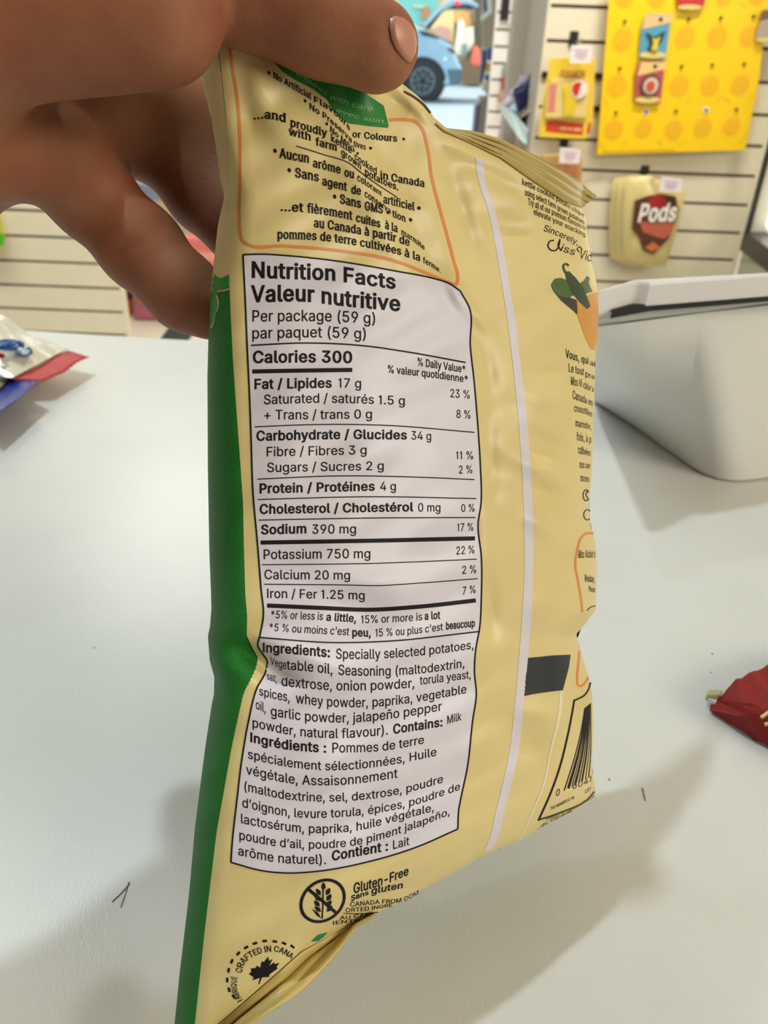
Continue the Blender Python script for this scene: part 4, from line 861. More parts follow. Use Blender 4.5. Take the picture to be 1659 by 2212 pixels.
# ---- print on the film: everything below lies on the measured surface
PANEL, INKL = .00009, .00015
class Print:
    def __init__(s, lift): s.v, s.f, s.l = [], [], lift
    def quadstrip(s, a, b):            # between two image polylines with the same number of points
        k = len(s.v); m = max(1, int(math.ceil(max(np.hypot(*(np.array(p) - np.array(q))) for p, q in zip(a, b))/5)))
        for p, q in zip(a, b): s.v += [onbag(p[0] + (q[0]-p[0])*j/m, p[1] + (q[1]-p[1])*j/m, s.l) for j in range(m + 1)]
        s.f += [(k+(m+1)*i+j, k+(m+1)*i+j+1, k+(m+1)*(i+1)+j+1, k+(m+1)*(i+1)+j) for i in range(len(a)-1) for j in range(m)]
    def line(s, pts, w, n=14, w2=None):
        P = ease(pts, n) if len(pts) > 2 else [np.array(pts[0], float)*(1-t) + np.array(pts[-1], float)*t for t in np.linspace(0, 1, 16)]
        A_, B_ = [], []
        for i, p in enumerate(P):
            d = P[min(i+1, len(P)-1)] - P[max(i-1, 0)]; d = d/max(1e-6, np.hypot(*d)); nn = np.array([-d[1], d[0]]); ww = w if w2 is None else w + (w2-w)*i/(len(P)-1)
            A_.append(p + nn*ww/2); B_.append(p - nn*ww/2)
        s.quadstrip(A_, B_)
    def poly(s, pts):                  # filled outline, cut into a fine grid so it follows the film
        bm = bmesh.new(); vs = [bm.verts.new((x, -y, 0)) for x, y in pts]; bm.faces.new(vs); bmesh.ops.triangulate(bm, faces=bm.faces)
        for _ in range(6):
            e = [e for e in bm.edges if e.calc_length() > 7]
            if not e: break
            bmesh.ops.subdivide_edges(bm, edges=e, cuts=1); bmesh.ops.triangulate(bm, faces=[f for f in bm.faces if len(f.verts) > 3])
        k = len(s.v); bm.verts.index_update(); s.v += [onbag(v.co.x, -v.co.y, s.l) for v in bm.verts]; s.f += [tuple(k + v.index for v in f.verts) for f in bm.faces]; bm.free()
    def build(s, name, m, parent): return obj(name, s.v, s.f, m, parent, smooth=True)

# lilac stripes
p = Print(PANEL); L_ = [(1027, 341), (1032, 382), (1056, 460), (1070, 530), (1082, 601), (1095, 683), (1106, 772), (1118, 888), (1128, 1023), (1132, 1141), (1133, 1219), (1127, 1341), (1114, 1500), (1100, 1626), (1071, 1753), (1054, 1820), (1045, 1838)]
R_ = [(1044, 347), (1047, 382), (1072, 460), (1086, 530), (1098, 601), (1112, 683), (1123, 772), (1137, 888), (1147, 1023), (1152, 1141), (1152, 1219), (1147, 1341), (1133, 1500), (1120, 1626), (1090, 1753), (1072, 1820), (1062, 1836)]
p.quadstrip(ease(L_, 20), ease(R_, 20)); p.build('lilac_stripe', lilac, bag)
p = Print(PANEL); p.line([(1213, 1494), (1208, 1547), (1198, 1590), (1189, 1626), (1176, 1690), (1150, 1755), (1122, 1815)], 7, w2=3); p.build('thin_stripe', film_mat('bag_thin_stripe', (236, 226, 188), .4), bag)
# nutrition panel: left and right outlines with matching rows
PLft = [(525, 550), (530, 650), (534, 746), (539, 850), (542, 928), (547, 1069), (556, 1170), (564, 1271), (569, 1332), (561, 1375), (557, 1395), (567, 1412), (577, 1428), (575, 1447), (555, 1487), (537, 1558), (523, 1638), (511, 1737), (501, 1829), (499, 1863)]
PRgt = [(994, 628), (1015, 668), (1016, 745), (1024, 820), (1033, 928), (1038, 1010), (1039, 1090), (1033, 1130), (1040, 1204), (1040, 1288), (1037, 1350), (1027, 1410), (1025, 1450), (1029, 1499), (1021, 1558), (1009, 1662), (997, 1718), (991, 1750), (989, 1791)]
PTop = [(525, 550), (570, 549), (618, 552), (736, 565), (858, 586), (935, 601), (970, 612), (994, 628)]
PBot = [(499, 1863), (567, 1881), (623, 1886), (678, 1883), (798, 1861), (897, 1831), (989, 1791)]
def arc_samp(c, n):
    e = np.array(ease(c, 10)); L = np.r_[0, np.cumsum(np.hypot(*np.diff(e, axis=0).T))]; t = np.linspace(0, L[-1], n); return np.c_[np.interp(t, L, e[:, 0]), np.interp(t, L, e[:, 1])]
def coons_panel(name, left, right, top, bottom, m, parent, nu=72, nv=160):
    l, r, t, b = arc_samp(left, nv+1), arc_samp(right, nv+1), arc_samp(top, nu+1), arc_samp(bottom, nu+1); pr_ = Print(PANEL)
    U_, V_ = np.meshgrid(np.linspace(0, 1, nu+1), np.linspace(0, 1, nv+1)); U_, V_ = U_[..., None], V_[..., None]
    Q = l[:, None]*(1-U_) + r[:, None]*U_ + t[None]*(1-V_) + b[None]*V_ - (l[0]*(1-U_)*(1-V_) + r[0]*U_*(1-V_) + l[-1]*(1-U_)*V_ + r[-1]*U_*V_)
    dd = D(Q[..., 0], Q[..., 1]) - PANEL
    pr_.v = list(at_np(Q[..., 0], Q[..., 1], dd).reshape(-1, 3))
    pr_.f = [(j*(nu+1)+i, (j+1)*(nu+1)+i, (j+1)*(nu+1)+i+1, j*(nu+1)+i+1) for j in range(nv) for i in range(nu)]
    return pr_.build(name, m, parent)
npanel = coons_panel('nutrition_panel', PLft, PRgt, PTop, PBot, panel_m, bag); npanel['label'] = 'white nutrition facts and ingredients panel'
p = Print(INKL)
for c in (PLft, PRgt, PTop, PBot): p.line(c, 3.4, 10)
for c, w in (([(542, 746), (652, 741), (787, 747), (885, 761), (1006, 783)], 3.2), ([(545, 802.5), (650, 800.5), (761, 799)], 9), ([(550, 922), (686, 917), (838, 919), (1025, 934)], 2.4),
             ([(556, 1035), (736, 1028), (880, 1030), (1025, 1036)], 2.4), ([(557, 1079), (804, 1073), (1029, 1077)], 2.4), ([(559, 1123.5), (804, 1119), (1027, 1118)], 2.4),
             ([(563, 1172), (804, 1168), (1026, 1163)], 9), ([(566, 1220), (804, 1217), (1030, 1208)], 2.2), ([(570, 1262), (760, 1264), (814, 1265), (900, 1260), (1032, 1250)], 2.2),
             ([(577, 1308), (690, 1313), (804, 1317), (900, 1311), (1028, 1297)], 9), ([(561, 1377), (718, 1388), (838, 1385), (1037, 1364)], 3.0)):
    p.line(c, w)
p.build('panel_ruling', ink, npanel)
# claims frame, orange, and green ribbon
p = Print(PANEL); p.line([(494, 87), (502, 147), (511, 200), (516, 249), (518, 384), (516, 468), (518, 500), (523, 519), (538, 529), (609, 531), (744, 543), (845, 561), (929, 593), (973, 611), (986, 614), (989, 603), (980, 562), (953, 461), (933, 384), (923, 316), (909, 273), (896, 261), (875, 258), (840, 259)], 6.5, 10)
p.build('orange_frame', orange, bag)
p = Print(PANEL); p.poly([(588, 118), (596, 138), (609, 154), (640, 174), (676, 192), (707, 215), (720, 239), (738, 256), (754, 267), (795, 272), (838, 276), (840, 272), (834, 248), (829, 228), (798, 208), (780, 190), (700, 150), (620, 112)])
rb = p.build('green_ribbon', film_mat('bag_ribbon', (24, 128, 50), .38), bag)
# the ribbon and scroll on the green side
p = Print(PANEL + .0001); p.poly([(459, 597), (463, 592), (472, 600), (480, 600), (488, 596), (494, 593), (494, 620), (482, 625), (470, 627), (466, 640), (470, 660), (466, 682), (458, 700), (454, 706), (455, 650)]); p.build('side_ribbon', green_l, bag)
p = Print(INKL); p.line([(496, 623), (482, 628), (471, 629), (466, 634), (470, 645), (470, 664), (464, 680), (459, 700), (455, 709)], 4); p.build('side_scroll', film_mat('bag_scroll', (206, 190, 130), .4), bag)
# dark registration block, marks
p = Print(PANEL); p.poly([(1140, 1421), (1165, 1419), (1190, 1416), (1233, 1414), (1229, 1442), (1216, 1491), (1175, 1496), (1150, 1500), (1131, 1504), (1136, 1460)]); p.build('dark_block', mat('bag_dark_block', (22, 32, 42), .4), bag)
p = Print(PANEL); p.line([(872, 197), (892, 208), (914, 225), (930, 244)], 5); p.build('top_mark', mat('bag_top_mark', (62, 52, 44), .4), bag)
# peppers and chip picture
p = Print(PANEL + .0001); p.poly([(1246, 648), (1256, 653), (1266, 640), (1284, 632), (1292, 631), (1293, 680), (1291, 730), (1285, 757), (1275, 752), (1262, 723), (1252, 695), (1248, 681)]); p.build('printed_chip', mat('print_chip', (222, 156, 62), .4, mottle=.25, mscale=90), bag)
p = Print(INKL + .0001); p.poly([(1196, 628), (1210, 640), (1230, 642), (1246, 648), (1247, 680), (1240, 672), (1226, 660), (1212, 648)]); p.build('printed_leaf', mat('print_leaf_dark', (58, 52, 40), .45), bag)
p = Print(INKL + .00012); p.poly([(1191, 615), (1199, 602), (1212, 600), (1222, 604), (1238, 620), (1240, 638), (1226, 644), (1208, 638), (1196, 628)]); p.poly([(1252, 612), (1262, 606), (1268, 596), (1274, 600), (1272, 612), (1280, 630), (1272, 632), (1256, 640), (1246, 628)]); p.build('printed_pepper', mat('print_pepper', (74, 106, 48), .4, mottle=.4, mscale=150), bag)
p = Print(INKL + .00016); p.poly([(1221, 586), (1230, 586), (1244, 600), (1260, 622), (1270, 645), (1276, 662), (1268, 668), (1252, 652), (1236, 632), (1224, 606)]); p.line([(1224, 592), (1218, 580), (1218, 572), (1224, 570), (1229, 574)], 4); p.build('printed_pepper', mat('print_pepper_dark', (36, 62, 32), .4), bag)
# right hand orange frame, barcode frame
p = Print(PANEL); p.line([(1282, 1152), (1265, 1153), (1255, 1163), (1247, 1190), (1243, 1215), (1250, 1262), (1256, 1300), (1258, 1322)], 5); p.line([(1252, 1405), (1249, 1440), (1247, 1466), (1249, 1480), (1255, 1482), (1264, 1475), (1271, 1463)], 5); p.build('orange_frame', orange, bag)
p = Print(INKL); p.line([(1276, 1474), (1271, 1490), (1261, 1503), (1250, 1509), (1241, 1513)], 3.5); p.line([(1241, 1511), (1236, 1541), (1224, 1600), (1211, 1652), (1189, 1715), (1163, 1773)], 4); p.line([(1162, 1772), (1217, 1753), (1268, 1728), (1284, 1710)], 3); p.line([(1268, 1319), (1277, 1311), (1287, 1309)], 2); p.build('barcode_frame', ink, bag)
p = Print(INKL)
for f, w in ((0, 3), (.16, 7), (.30, 2.4), (.42, 6), (.56, 3), (.68, 5), (.82, 2.5), (.94, 3)):
    p.line([(1263 + 14*f, 1530 - 12*f), (1256 + 22*f, 1575), (1243 + 35*f, 1630), (1219 + 56*f, 1708 - 30*f)], w*.5, w2=w*.8)
p.build('barcode', ink, bag)

# outlines of the printed letters (advance, then contours x,y in 1/1000 em)
GLYPHS = {
 'A': [480,[16,0,201,509,276,509,463,0,395,0,287,302,264,372,232,478,245,478,213,371,191,302,85,0],[110,142,110,199,370,199,370,142]],
 'B': [456,[60,0,60,509,241,509,289,504,329,491,359,469,381,442,394,410,398,374,395,344,387,320,356,286,315,267,315,262,339,257,363,245,385,227,402,203,414,173,418,136,413,100,400,67,377,39,344,18,301,4,247,0],[125,57,245,57,296,63,330,80,349,105,355,137,352,161,342,184,327,203,306,218,279,228,248,231,125,231],[125,285,238,285,288,296,308,309,323,326,333,348,336,372,330,403,313,429,283,446,240,452,125,452]],
 'C': [510,[267,-7,205,1,150,25,104,63,70,115,48,179,40,254,48,329,70,393,104,445,150,484,205,508,267,516,340,504,373,490,402,471,427,447,448,418,463,385,473,348,408,348,389,395,357,428,315,449,267,456,223,450,184,432,150,403,125,364,109,314,103,254,109,194,125,145,151,105,184,76,223,59,267,53,315,60,357,81,389,114,408,160,473,160,463,124,448,91,428,62,402,38,373,19,341,5,305,-4]],
 'D': [502,[219,0,96,0,96,57,215,57,272,63,318,81,354,110,379,149,394,198,399,255,394,312,379,361,354,399,320,428,275,446,221,452,93,452,93,509,225,509,294,501,353,478,399,441,433,391,455,329,462,255,455,181,433,119,398,68,351,31,291,8],[125,509,125,0,60,0,60,509]],
 'E': [419,[60,0,60,509,372,509,372,452,125,452,125,286,355,286,355,229,125,229,125,57,375,57,375,0]],
 'F': [410,[60,0,60,509,369,509,369,452,125,452,125,278,346,278,346,221,125,221,125,0]],
 'G': [520,[269,-7,205,1,149,25,104,64,69,116,47,179,40,254,47,329,69,393,103,445,149,484,203,508,265,516,304,513,340,504,374,489,403,469,429,445,449,416,465,384,474,349,408,349,387,393,356,427,315,448,265,456,222,450,183,432,150,404,125,364,109,314,103,254,109,194,125,145,151,105,184,76,224,59,269,53,309,57,345,71,374,93,396,123,410,160,415,202,434,199,283,199,283,256,478,256,478,200,471,141,451,91,419,50,377,19,326,0]],
 'H': [517,[60,0,60,509,125,509,125,289,392,289,392,509,457,509,457,0,392,0,392,232,125,232,125,0]],
 'I': [300,[31,0,31,57,118,57,118,452,31,452,31,509,269,509,269,452,183,452,183,57,269,57,269,0]],
 'J': [396,[185,-7,124,3,75,33,44,81,33,145,33,173,98,173,98,145,104,104,122,74,149,56,185,50,220,56,248,74,266,104,272,145,272,509,336,509,336,145,326,81,294,33,246,3]],
 'K': [467,[104,145,104,216,139,261,174,303,212,344,364,509,448,509,231,276,228,276],[60,0,60,509,125,509,125,334,124,225,125,193,125,0],[372,0,188,259,228,309,449,0]],
 'L': [393,[60,0,60,509,125,509,125,57,361,57,361,0]],
 'M': [628,[60,0,60,509,152,509,277,187,287,159,299,123,311,84,322,49,307,49,318,83,330,121,342,158,352,187,476,509,568,509,568,0,504,0,504,291,504,327,505,369,506,413,507,457,513,457,498,409,482,363,467,322,456,291,342,0,286,0,170,291,159,321,145,361,129,408,112,457,119,457,120,416,121,372,122,328,122,291,122,0]],
 'N': [523,[60,0,60,509,136,509,343,183,363,151,388,107,414,55,405,54,401,108,399,157,399,195,399,509,463,509,463,0,387,0,202,290,177,331,148,381,108,452,119,454,122,384,124,328,125,291,125,0]],
 'O': [533,[267,-7,205,1,150,25,105,63,70,115,48,179,40,254,48,329,70,393,105,445,150,484,205,508,267,516,329,508,384,484,429,445,464,393,486,329,493,254,486,179,464,115,429,63,384,25,329,1],[267,53,310,59,349,76,383,105,408,144,425,194,430,254,425,314,408,365,383,404,349,433,310,450,267,456,223,450,184,433,151,404,125,364,109,314,103,254,109,194,125,144,151,105,184,76,223,59]],
 'P': [445,[60,0,60,509,235,509,289,503,332,487,366,462,390,430,404,391,409,348,404,304,390,265,366,233,332,207,289,191,235,186,109,186,109,242,233,242,269,246,297,256,318,272,333,294,342,319,344,348,342,376,333,402,318,423,297,439,268,449,232,452,125,452,125,0]],
 'Q': [533,[245,159,313,159,369,85,384,65,468,-48,401,-48,346,27,331,46],[267,-7,205,1,150,25,105,63,70,115,48,179,40,254,48,329,70,393,105,445,150,484,205,508,267,516,329,508,384,484,429,445,464,393,486,329,493,254,486,179,464,115,429,63,384,25,329,1],[267,53,310,59,349,76,383,105,408,144,425,194,430,254,425,314,408,365,383,404,349,433,310,450,267,456,223,450,184,433,151,404,125,364,109,314,103,254,109,194,125,144,151,105,184,76,223,59]],
 'R': [449,[60,0,60,509,236,509,290,504,333,489,367,465,390,433,405,395,409,352,405,309,390,271,367,240,333,217,289,203,236,198,96,198,96,255,234,255,269,258,298,267,319,281,334,300,342,324,345,352,342,380,334,405,319,425,298,440,269,449,233,452,125,452,125,0],[353,0,230,229,303,229,428,0]],
 'S': [447,[224,-9,172,-4,128,9,91,31,64,60,46,96,38,137,104,137,110,110,123,88,142,71,166,59,224,49,257,52,286,60,311,74,329,92,341,114,346,139,342,161,332,179,296,205,245,222,184,239,128,260,86,289,60,326,52,372,58,413,75,448,102,476,138,498,180,511,227,516,275,511,316,498,351,476,377,449,394,415,401,378,337,378,326,412,302,437,267,453,225,459,194,456,167,448,145,435,129,418,118,398,115,376,119,352,131,334,169,308,212,293,264,279,312,264,359,238,395,198,405,171,408,139,403,99,386,64,360,34,323,11,278,-4]],
 'T': [449,[32,452,32,509,417,509,417,452,257,452,257,0,193,0,193,452]],
 'U': [517,[259,-8,203,-2,154,15,114,43,85,80,66,124,60,173,60,509,124,509,124,178,128,144,141,113,160,87,187,68,220,56,259,52,298,56,331,68,357,87,377,113,389,144,393,178,393,509,457,509,457,173,451,124,433,80,403,43,363,15,315,-2]],
 'V': [480,[204,0,16,509,84,509,192,206,215,137,248,31,235,31,267,138,290,206,395,509,463,509,278,0]],
 'W': [686,[155,0,16,509,82,509,163,196,175,145,187,94,197,40,189,40,200,94,211,145,224,196,306,509,380,509,462,196,474,145,486,94,497,40,488,40,499,94,510,145,523,196,603,509,670,509,530,0,455,0,368,323,351,391,336,475,350,475,335,395,318,323,230,0]],
 'X': [474,[18,0,217,284,217,236,29,509,104,509,178,400,204,361,223,329,243,292,232,292,252,329,272,361,298,400,374,509,446,509,259,239,259,287,456,0,382,0,292,129,268,165,250,195,230,231,244,231,225,196,206,166,182,129,91,0]],
 'Y': [472,[203,0,203,208,16,509,91,509,192,344,222,292,250,230,224,230,251,293,280,344,381,509,455,509,268,208,268,0]],
 'Z': [438,[42,0,42,46,273,385,306,431,341,476,348,454,285,452,223,452,40,452,40,509,397,509,397,462,169,129,134,81,97,33,90,54,152,57,214,57,399,57,399,0]],
 'a': [389,[160,-9,126,-5,94,5,68,22,48,45,35,73,30,108,34,138,43,161,58,179,78,193,125,211,178,220,234,227,265,235,273,243,276,255,276,257,267,297,240,322,196,331,149,322,118,301,100,274,41,291,57,322,79,346,104,364,133,375,194,384,239,379,286,360,306,343,322,320,333,290,337,251,337,0,277,0,277,52,272,52,252,25,215,1],[170,45,202,49,228,59,248,74,263,93,272,115,276,138,276,190,259,182,231,176,200,171,175,168,134,159,103,139,95,124,92,105,102,72,130,52]],
 'b': [424,[229,-8,198,-5,172,4,138,31,118,59,112,59,112,0,53,0,53,509,114,509,114,319,118,319,137,346,171,373,197,381,229,384,274,378,313,361,345,332,370,293,385,245,390,189,385,133,370,84,346,45,313,16,274,-2],[220,47,253,51,279,66,301,88,316,117,325,151,328,189,325,227,316,261,301,290,280,311,253,325,220,330,188,325,161,312,140,291,125,263,116,229,113,189,116,150,125,115,140,86,162,65,188,51]],
 'c': [396,[207,-8,159,-2,117,16,82,46,56,85,40,133,34,187,40,243,56,291,82,330,117,360,159,378,207,384,260,377,305,356,340,322,362,277,303,262,290,289,270,311,242,325,207,330,173,325,145,310,124,287,108,258,99,224,96,187,99,151,108,117,124,89,145,66,173,51,207,46,243,52,271,66,292,89,304,117,363,102,341,56,306,21,261,-1]],
 'd': [424,[195,-8,151,-2,111,16,79,45,55,84,39,133,34,189,39,245,55,293,79,332,112,361,151,378,196,384,228,381,253,373,287,346,306,319,311,319,311,509,372,509,372,0,313,0,313,59,307,59,287,31,252,4,227,-5],[205,47,236,51,263,65,284,86,299,115,309,150,312,189,309,229,300,263,284,291,263,312,237,325,205,330,172,325,145,311,124,290,108,261,99,227,96,189,99,151,109,117,124,88,145,66,172,51]],
 'e': [404,[212,-8,161,-2,117,16,82,46,56,85,40,132,34,187,39,242,55,290,81,329,115,359,157,378,205,384,266,374,294,361,319,341,341,315,357,282,368,242,371,194,371,169,75,169,75,221,338,221,310,202,307,237,298,269,283,294,263,314,237,326,205,330,173,326,146,313,125,294,109,270,99,241,96,211,96,178,100,139,110,106,128,80,151,61,179,50,212,46,254,53,285,73,306,105,365,91,353,63,335,39,311,19,283,4,249,-5]],
 'f': [254,[228,379,228,327,6,327,6,379],[81,0,81,432,84,461,96,486,113,505,135,519,187,530,222,527,243,521,227,468,215,472,195,474,171,470,154,460,145,443,142,419,142,0]],
 'g': [425,[207,-151,168,-148,134,-140,82,-110,51,-69,101,-41,122,-66,154,-88,207,-97,249,-92,282,-75,304,-47,311,-6,311,68,306,68,287,41,252,16,227,8,195,5,152,10,113,27,80,53,55,90,39,136,34,191,39,246,55,293,80,332,112,361,152,378,196,384,228,382,253,373,288,346,308,319,313,319,313,379,372,379,372,-9,367,-54,350,-90,324,-117,291,-136,251,-147],[205,59,237,63,264,75,285,95,300,121,309,154,312,193,309,231,300,264,285,291,264,312,237,325,205,330,172,325,145,312,124,290,109,262,99,229,96,193,99,155,109,123,124,96,145,76,172,63]],
 'h': [410,[114,227,114,0,53,0,53,509,114,509,114,287,102,287,124,332,152,362,187,379,227,384,264,380,295,369,321,349,341,321,353,285,357,240,357,0,296,0,296,235,290,275,273,304,246,323,210,329,184,326,161,317,141,303,126,283,117,257]],
 'i': [167,[53,0,53,379,114,379,114,0],[84,443,67,446,54,455,44,468,41,483,44,499,54,512,67,521,84,524,100,521,114,512,123,499,126,483,123,468,114,455,100,446]],
 'j': [167,[53,379,114,379,114,-30,111,-63,102,-90,86,-113,65,-129,37,-139,4,-143,-10,-143,-10,-87,2,-87,25,-83,40,-72,50,-54,53,-29],[83,443,67,446,53,455,44,468,41,483,44,499,53,512,67,521,83,524,100,521,114,512,123,499,126,483,123,468,114,455,100,446]],
 'k': [381,[110,137,110,212,121,212,284,379,360,379,184,199,177,199],[53,0,53,509,114,509,114,0],[294,0,148,186,191,229,372,0]],
 'l': [189,[139,-2,101,3,74,20,58,47,53,84,53,509,114,509,114,99,120,62,130,54,146,52,160,53,170,54,181,3,162,-1]],
 'm': [610,[53,0,53,379,112,379,112,295,108,295,118,323,132,346,172,376,219,386,257,380,287,361,309,331,321,295,312,295,322,321,337,343,381,375,437,386,468,383,497,372,522,354,541,328,553,296,557,255,557,0,496,0,496,254,490,289,473,313,447,326,419,330,395,328,374,320,345,290,335,247,335,0,274,0,274,260,269,288,253,311,229,326,199,330,158,320,140,307,126,289,117,266,114,238,114,0]],
 'n': [410,[114,227,114,0,53,0,53,379,112,379,112,287,102,287,124,332,152,362,187,379,227,384,264,380,295,369,321,349,341,321,353,285,357,240,357,0,296,0,296,235,290,275,273,304,246,323,210,329,184,326,161,317,141,303,126,283,117,257]],
 'o': [415,[207,-8,159,-2,117,16,82,46,56,85,40,133,34,187,40,243,56,291,82,330,117,360,159,378,207,384,256,378,299,360,333,330,359,291,376,243,381,187,376,133,359,85,333,46,299,16,256,-2],[207,46,242,51,270,66,292,89,307,117,316,151,319,187,316,224,307,258,292,287,270,310,242,325,207,330,173,325,145,310,124,287,108,258,99,224,96,187,99,151,108,117,124,89,145,66,173,51]],
 'p': [424,[53,-143,53,379,112,379,112,319,118,319,137,346,171,373,197,381,229,384,274,378,313,361,345,332,370,293,385,245,390,189,385,133,370,84,346,45,313,16,274,-2,229,-8,198,-5,173,4,138,31,118,59,114,59,114,-143],[220,47,253,51,279,66,301,88,316,117,325,151,328,189,325,227,316,261,301,290,280,311,253,325,220,330,188,325,161,312,140,291,125,263,116,229,113,189,116,150,125,115,140,86,162,65,188,51]],
 'q': [424,[372,-143,311,-143,311,59,306,59,287,31,252,4,227,-5,195,-8,151,-2,111,16,79,45,55,84,39,133,34,189,39,245,55,293,79,332,112,361,151,378,196,384,228,381,253,373,287,346,307,319,313,319,313,379,372,379],[205,47,236,51,263,65,284,86,299,115,309,150,312,189,309,229,300,263,284,291,263,312,237,325,205,330,172,325,145,311,124,290,108,261,99,227,96,189,99,151,109,117,124,88,145,66,172,51]],
 'r': [259,[53,0,53,379,112,379,112,321,115,321,130,347,152,367,181,380,213,385,229,384,243,384,243,322,230,324,207,326,182,323,159,315,140,301,126,284,117,262,114,237,114,0]],
 's': [365,[182,-8,145,-5,112,3,84,18,62,38,45,63,36,94,94,107,105,79,124,60,150,49,181,45,217,50,244,62,262,81,268,103,265,121,254,136,237,147,212,155,149,170,104,186,72,208,53,237,47,274,51,305,65,332,87,354,115,370,149,381,187,384,223,381,254,372,279,358,299,339,324,290,268,277,258,298,243,316,219,328,187,333,156,329,131,317,114,299,109,277,112,258,124,243,172,223,229,209,275,194,306,171,325,142,331,107,326,75,312,47,290,24,260,6,223,-5]],
 't': [227,[204,379,204,327,6,327,6,379],[65,471,126,471,126,98,128,76,136,61,150,53,170,50,185,51,202,54,213,2,192,-3,168,-4,125,2,92,21,72,52,65,93]],
 'u': [410,[182,-5,146,-1,115,11,89,31,69,59,57,95,53,139,53,379,114,379,114,144,119,105,137,75,164,56,200,50,226,53,249,62,268,77,283,97,293,122,296,153,296,379,357,379,357,0,298,0,298,92,307,92,286,47,257,17,222,0]],
 'v': [389,[163,0,17,379,84,379,165,155,187,87,206,21,184,21,203,87,224,155,305,379,371,379,226,0]],
 'w': [567,[138,0,23,379,87,379,133,214,154,137,175,41,165,41,186,135,206,214,252,379,316,379,362,214,382,136,402,41,391,41,413,135,434,214,480,379,545,379,429,0,368,0,319,172,305,225,291,280,277,338,291,338,277,280,263,225,248,172,199,0]],
 'x': [379,[21,0,171,218,171,171,29,379,100,379,147,306,179,253,207,206,175,206,202,253,233,306,282,379,352,379,209,169,209,214,358,0,287,0,231,85,200,136,173,182,205,182,178,136,148,85,91,0]],
 'y': [389,[47,-139,61,-86,71,-87,104,-89,130,-74,151,-36,163,-1,17,379,84,379,165,155,187,87,206,21,184,21,202,87,224,155,305,379,371,379,204,-58,177,-107,139,-136,91,-145,65,-143]],
 'z': [380,[42,0,42,46,254,320,254,323,48,323,48,379,333,379,333,331,126,60,126,56,339,56,339,0]],
 '0': [453,[227,-7,174,1,130,24,95,62,69,113,53,178,48,254,53,330,69,395,95,447,130,484,174,508,227,516,279,508,323,484,358,447,384,395,400,330,405,254,400,178,384,113,359,62,323,24,279,1],[227,50,261,56,290,74,313,103,330,144,340,194,344,254,340,314,330,365,313,405,290,435,261,453,227,460,192,453,163,435,140,405,123,365,113,314,109,254,113,194,123,144,140,103,163,74,192,56]],
 '1': [453,[76,0,76,55,391,55,391,0],[276,509,276,0,212,0,212,448,209,448,86,358,86,427,198,509]],
 '2': [453,[64,0,64,47,234,229,282,282,311,327,320,371,317,397,308,419,293,436,273,449,224,460,196,457,172,447,153,433,139,413,130,390,127,362,66,362,71,405,86,442,111,473,143,496,182,511,225,516,268,511,306,497,337,474,361,445,376,411,381,372,371,318,336,259,267,180,153,60,153,57,389,57,389,0]],
 '3': [453,[218,-7,173,-3,133,10,98,30,70,57,52,91,44,132,109,132,115,107,126,87,144,71,165,59,219,50,275,61,297,74,315,93,325,116,329,145,326,172,316,196,299,217,275,234,242,244,201,248,157,248,157,299,288,448,288,452,70,452,70,509,372,509,372,461,211,278,211,289,264,288,308,276,344,253,371,222,387,186,393,145,387,103,370,66,344,36,309,12,266,-2]],
 '4': [453,[40,105,40,158,247,509,311,509,109,166,109,163,413,163,413,105],[282,0,282,121,282,146,282,318,343,318,343,0]],
 '5': [453,[221,-7,178,-2,140,11,108,32,83,60,66,93,60,130,122,130,127,108,138,89,173,60,221,50,250,53,276,64,298,82,314,104,324,131,328,162,324,193,314,221,297,244,275,262,248,273,218,277,167,268,128,246,67,253,96,509,366,509,366,452,151,452,134,301,136,301,178,325,229,334,263,330,294,321,321,306,345,285,364,260,379,231,388,199,391,163,385,117,369,76,343,41,309,15,268,-1]],
 '6': [453,[226,-7,182,-1,142,15,109,40,84,74,69,115,64,162,68,199,80,239,137,340,252,509,322,509,151,261,145,261,165,288,196,307,235,314,278,309,316,295,346,271,370,240,384,201,389,157,384,112,368,73,343,39,310,14,271,-2],[226,48,254,52,279,63,299,79,314,101,324,128,327,157,324,187,314,213,299,235,279,251,254,262,226,265,198,262,174,252,153,235,138,214,128,188,125,158,128,128,138,102,153,79,174,63,198,52]],
 '7': [453,[97,0,323,448,323,452,62,452,62,509,391,509,391,449,165,0]],
 '8': [453,[226,-7,178,-2,136,11,101,33,74,62,57,96,52,135,55,166,65,195,81,220,101,241,125,256,153,265,153,267,119,282,93,308,76,342,70,380,75,417,90,450,114,477,146,498,184,511,226,516,269,511,306,498,337,477,361,450,377,417,382,380,376,342,359,308,333,282,300,267,300,265,327,256,351,241,372,220,387,195,397,166,401,135,395,96,378,62,352,33,317,11,275,-2],[226,49,258,52,285,60,307,74,323,91,333,113,337,139,333,165,322,189,305,208,283,223,256,232,226,235,196,232,169,223,147,208,130,189,119,165,115,139,119,113,129,91,145,74,167,60,195,52],[226,290,274,300,293,313,307,330,316,351,319,376,316,399,308,420,294,437,275,449,226,460,177,449,159,437,145,420,136,399,133,376,136,351,145,330,159,313,178,300]],
 '9': [453,[226,516,271,510,310,494,343,468,368,434,384,393,389,347,385,309,373,270,315,168,200,0,130,0,301,248,307,248,287,221,257,202,218,195,175,199,137,214,106,237,83,269,68,307,64,352,69,397,85,436,110,469,143,494,182,510],[226,460,199,457,174,446,154,429,138,407,129,381,125,352,129,322,138,295,154,274,174,257,199,247,226,243,254,247,279,257,299,273,314,295,324,321,327,350,324,381,314,407,299,429,279,446,254,457]],
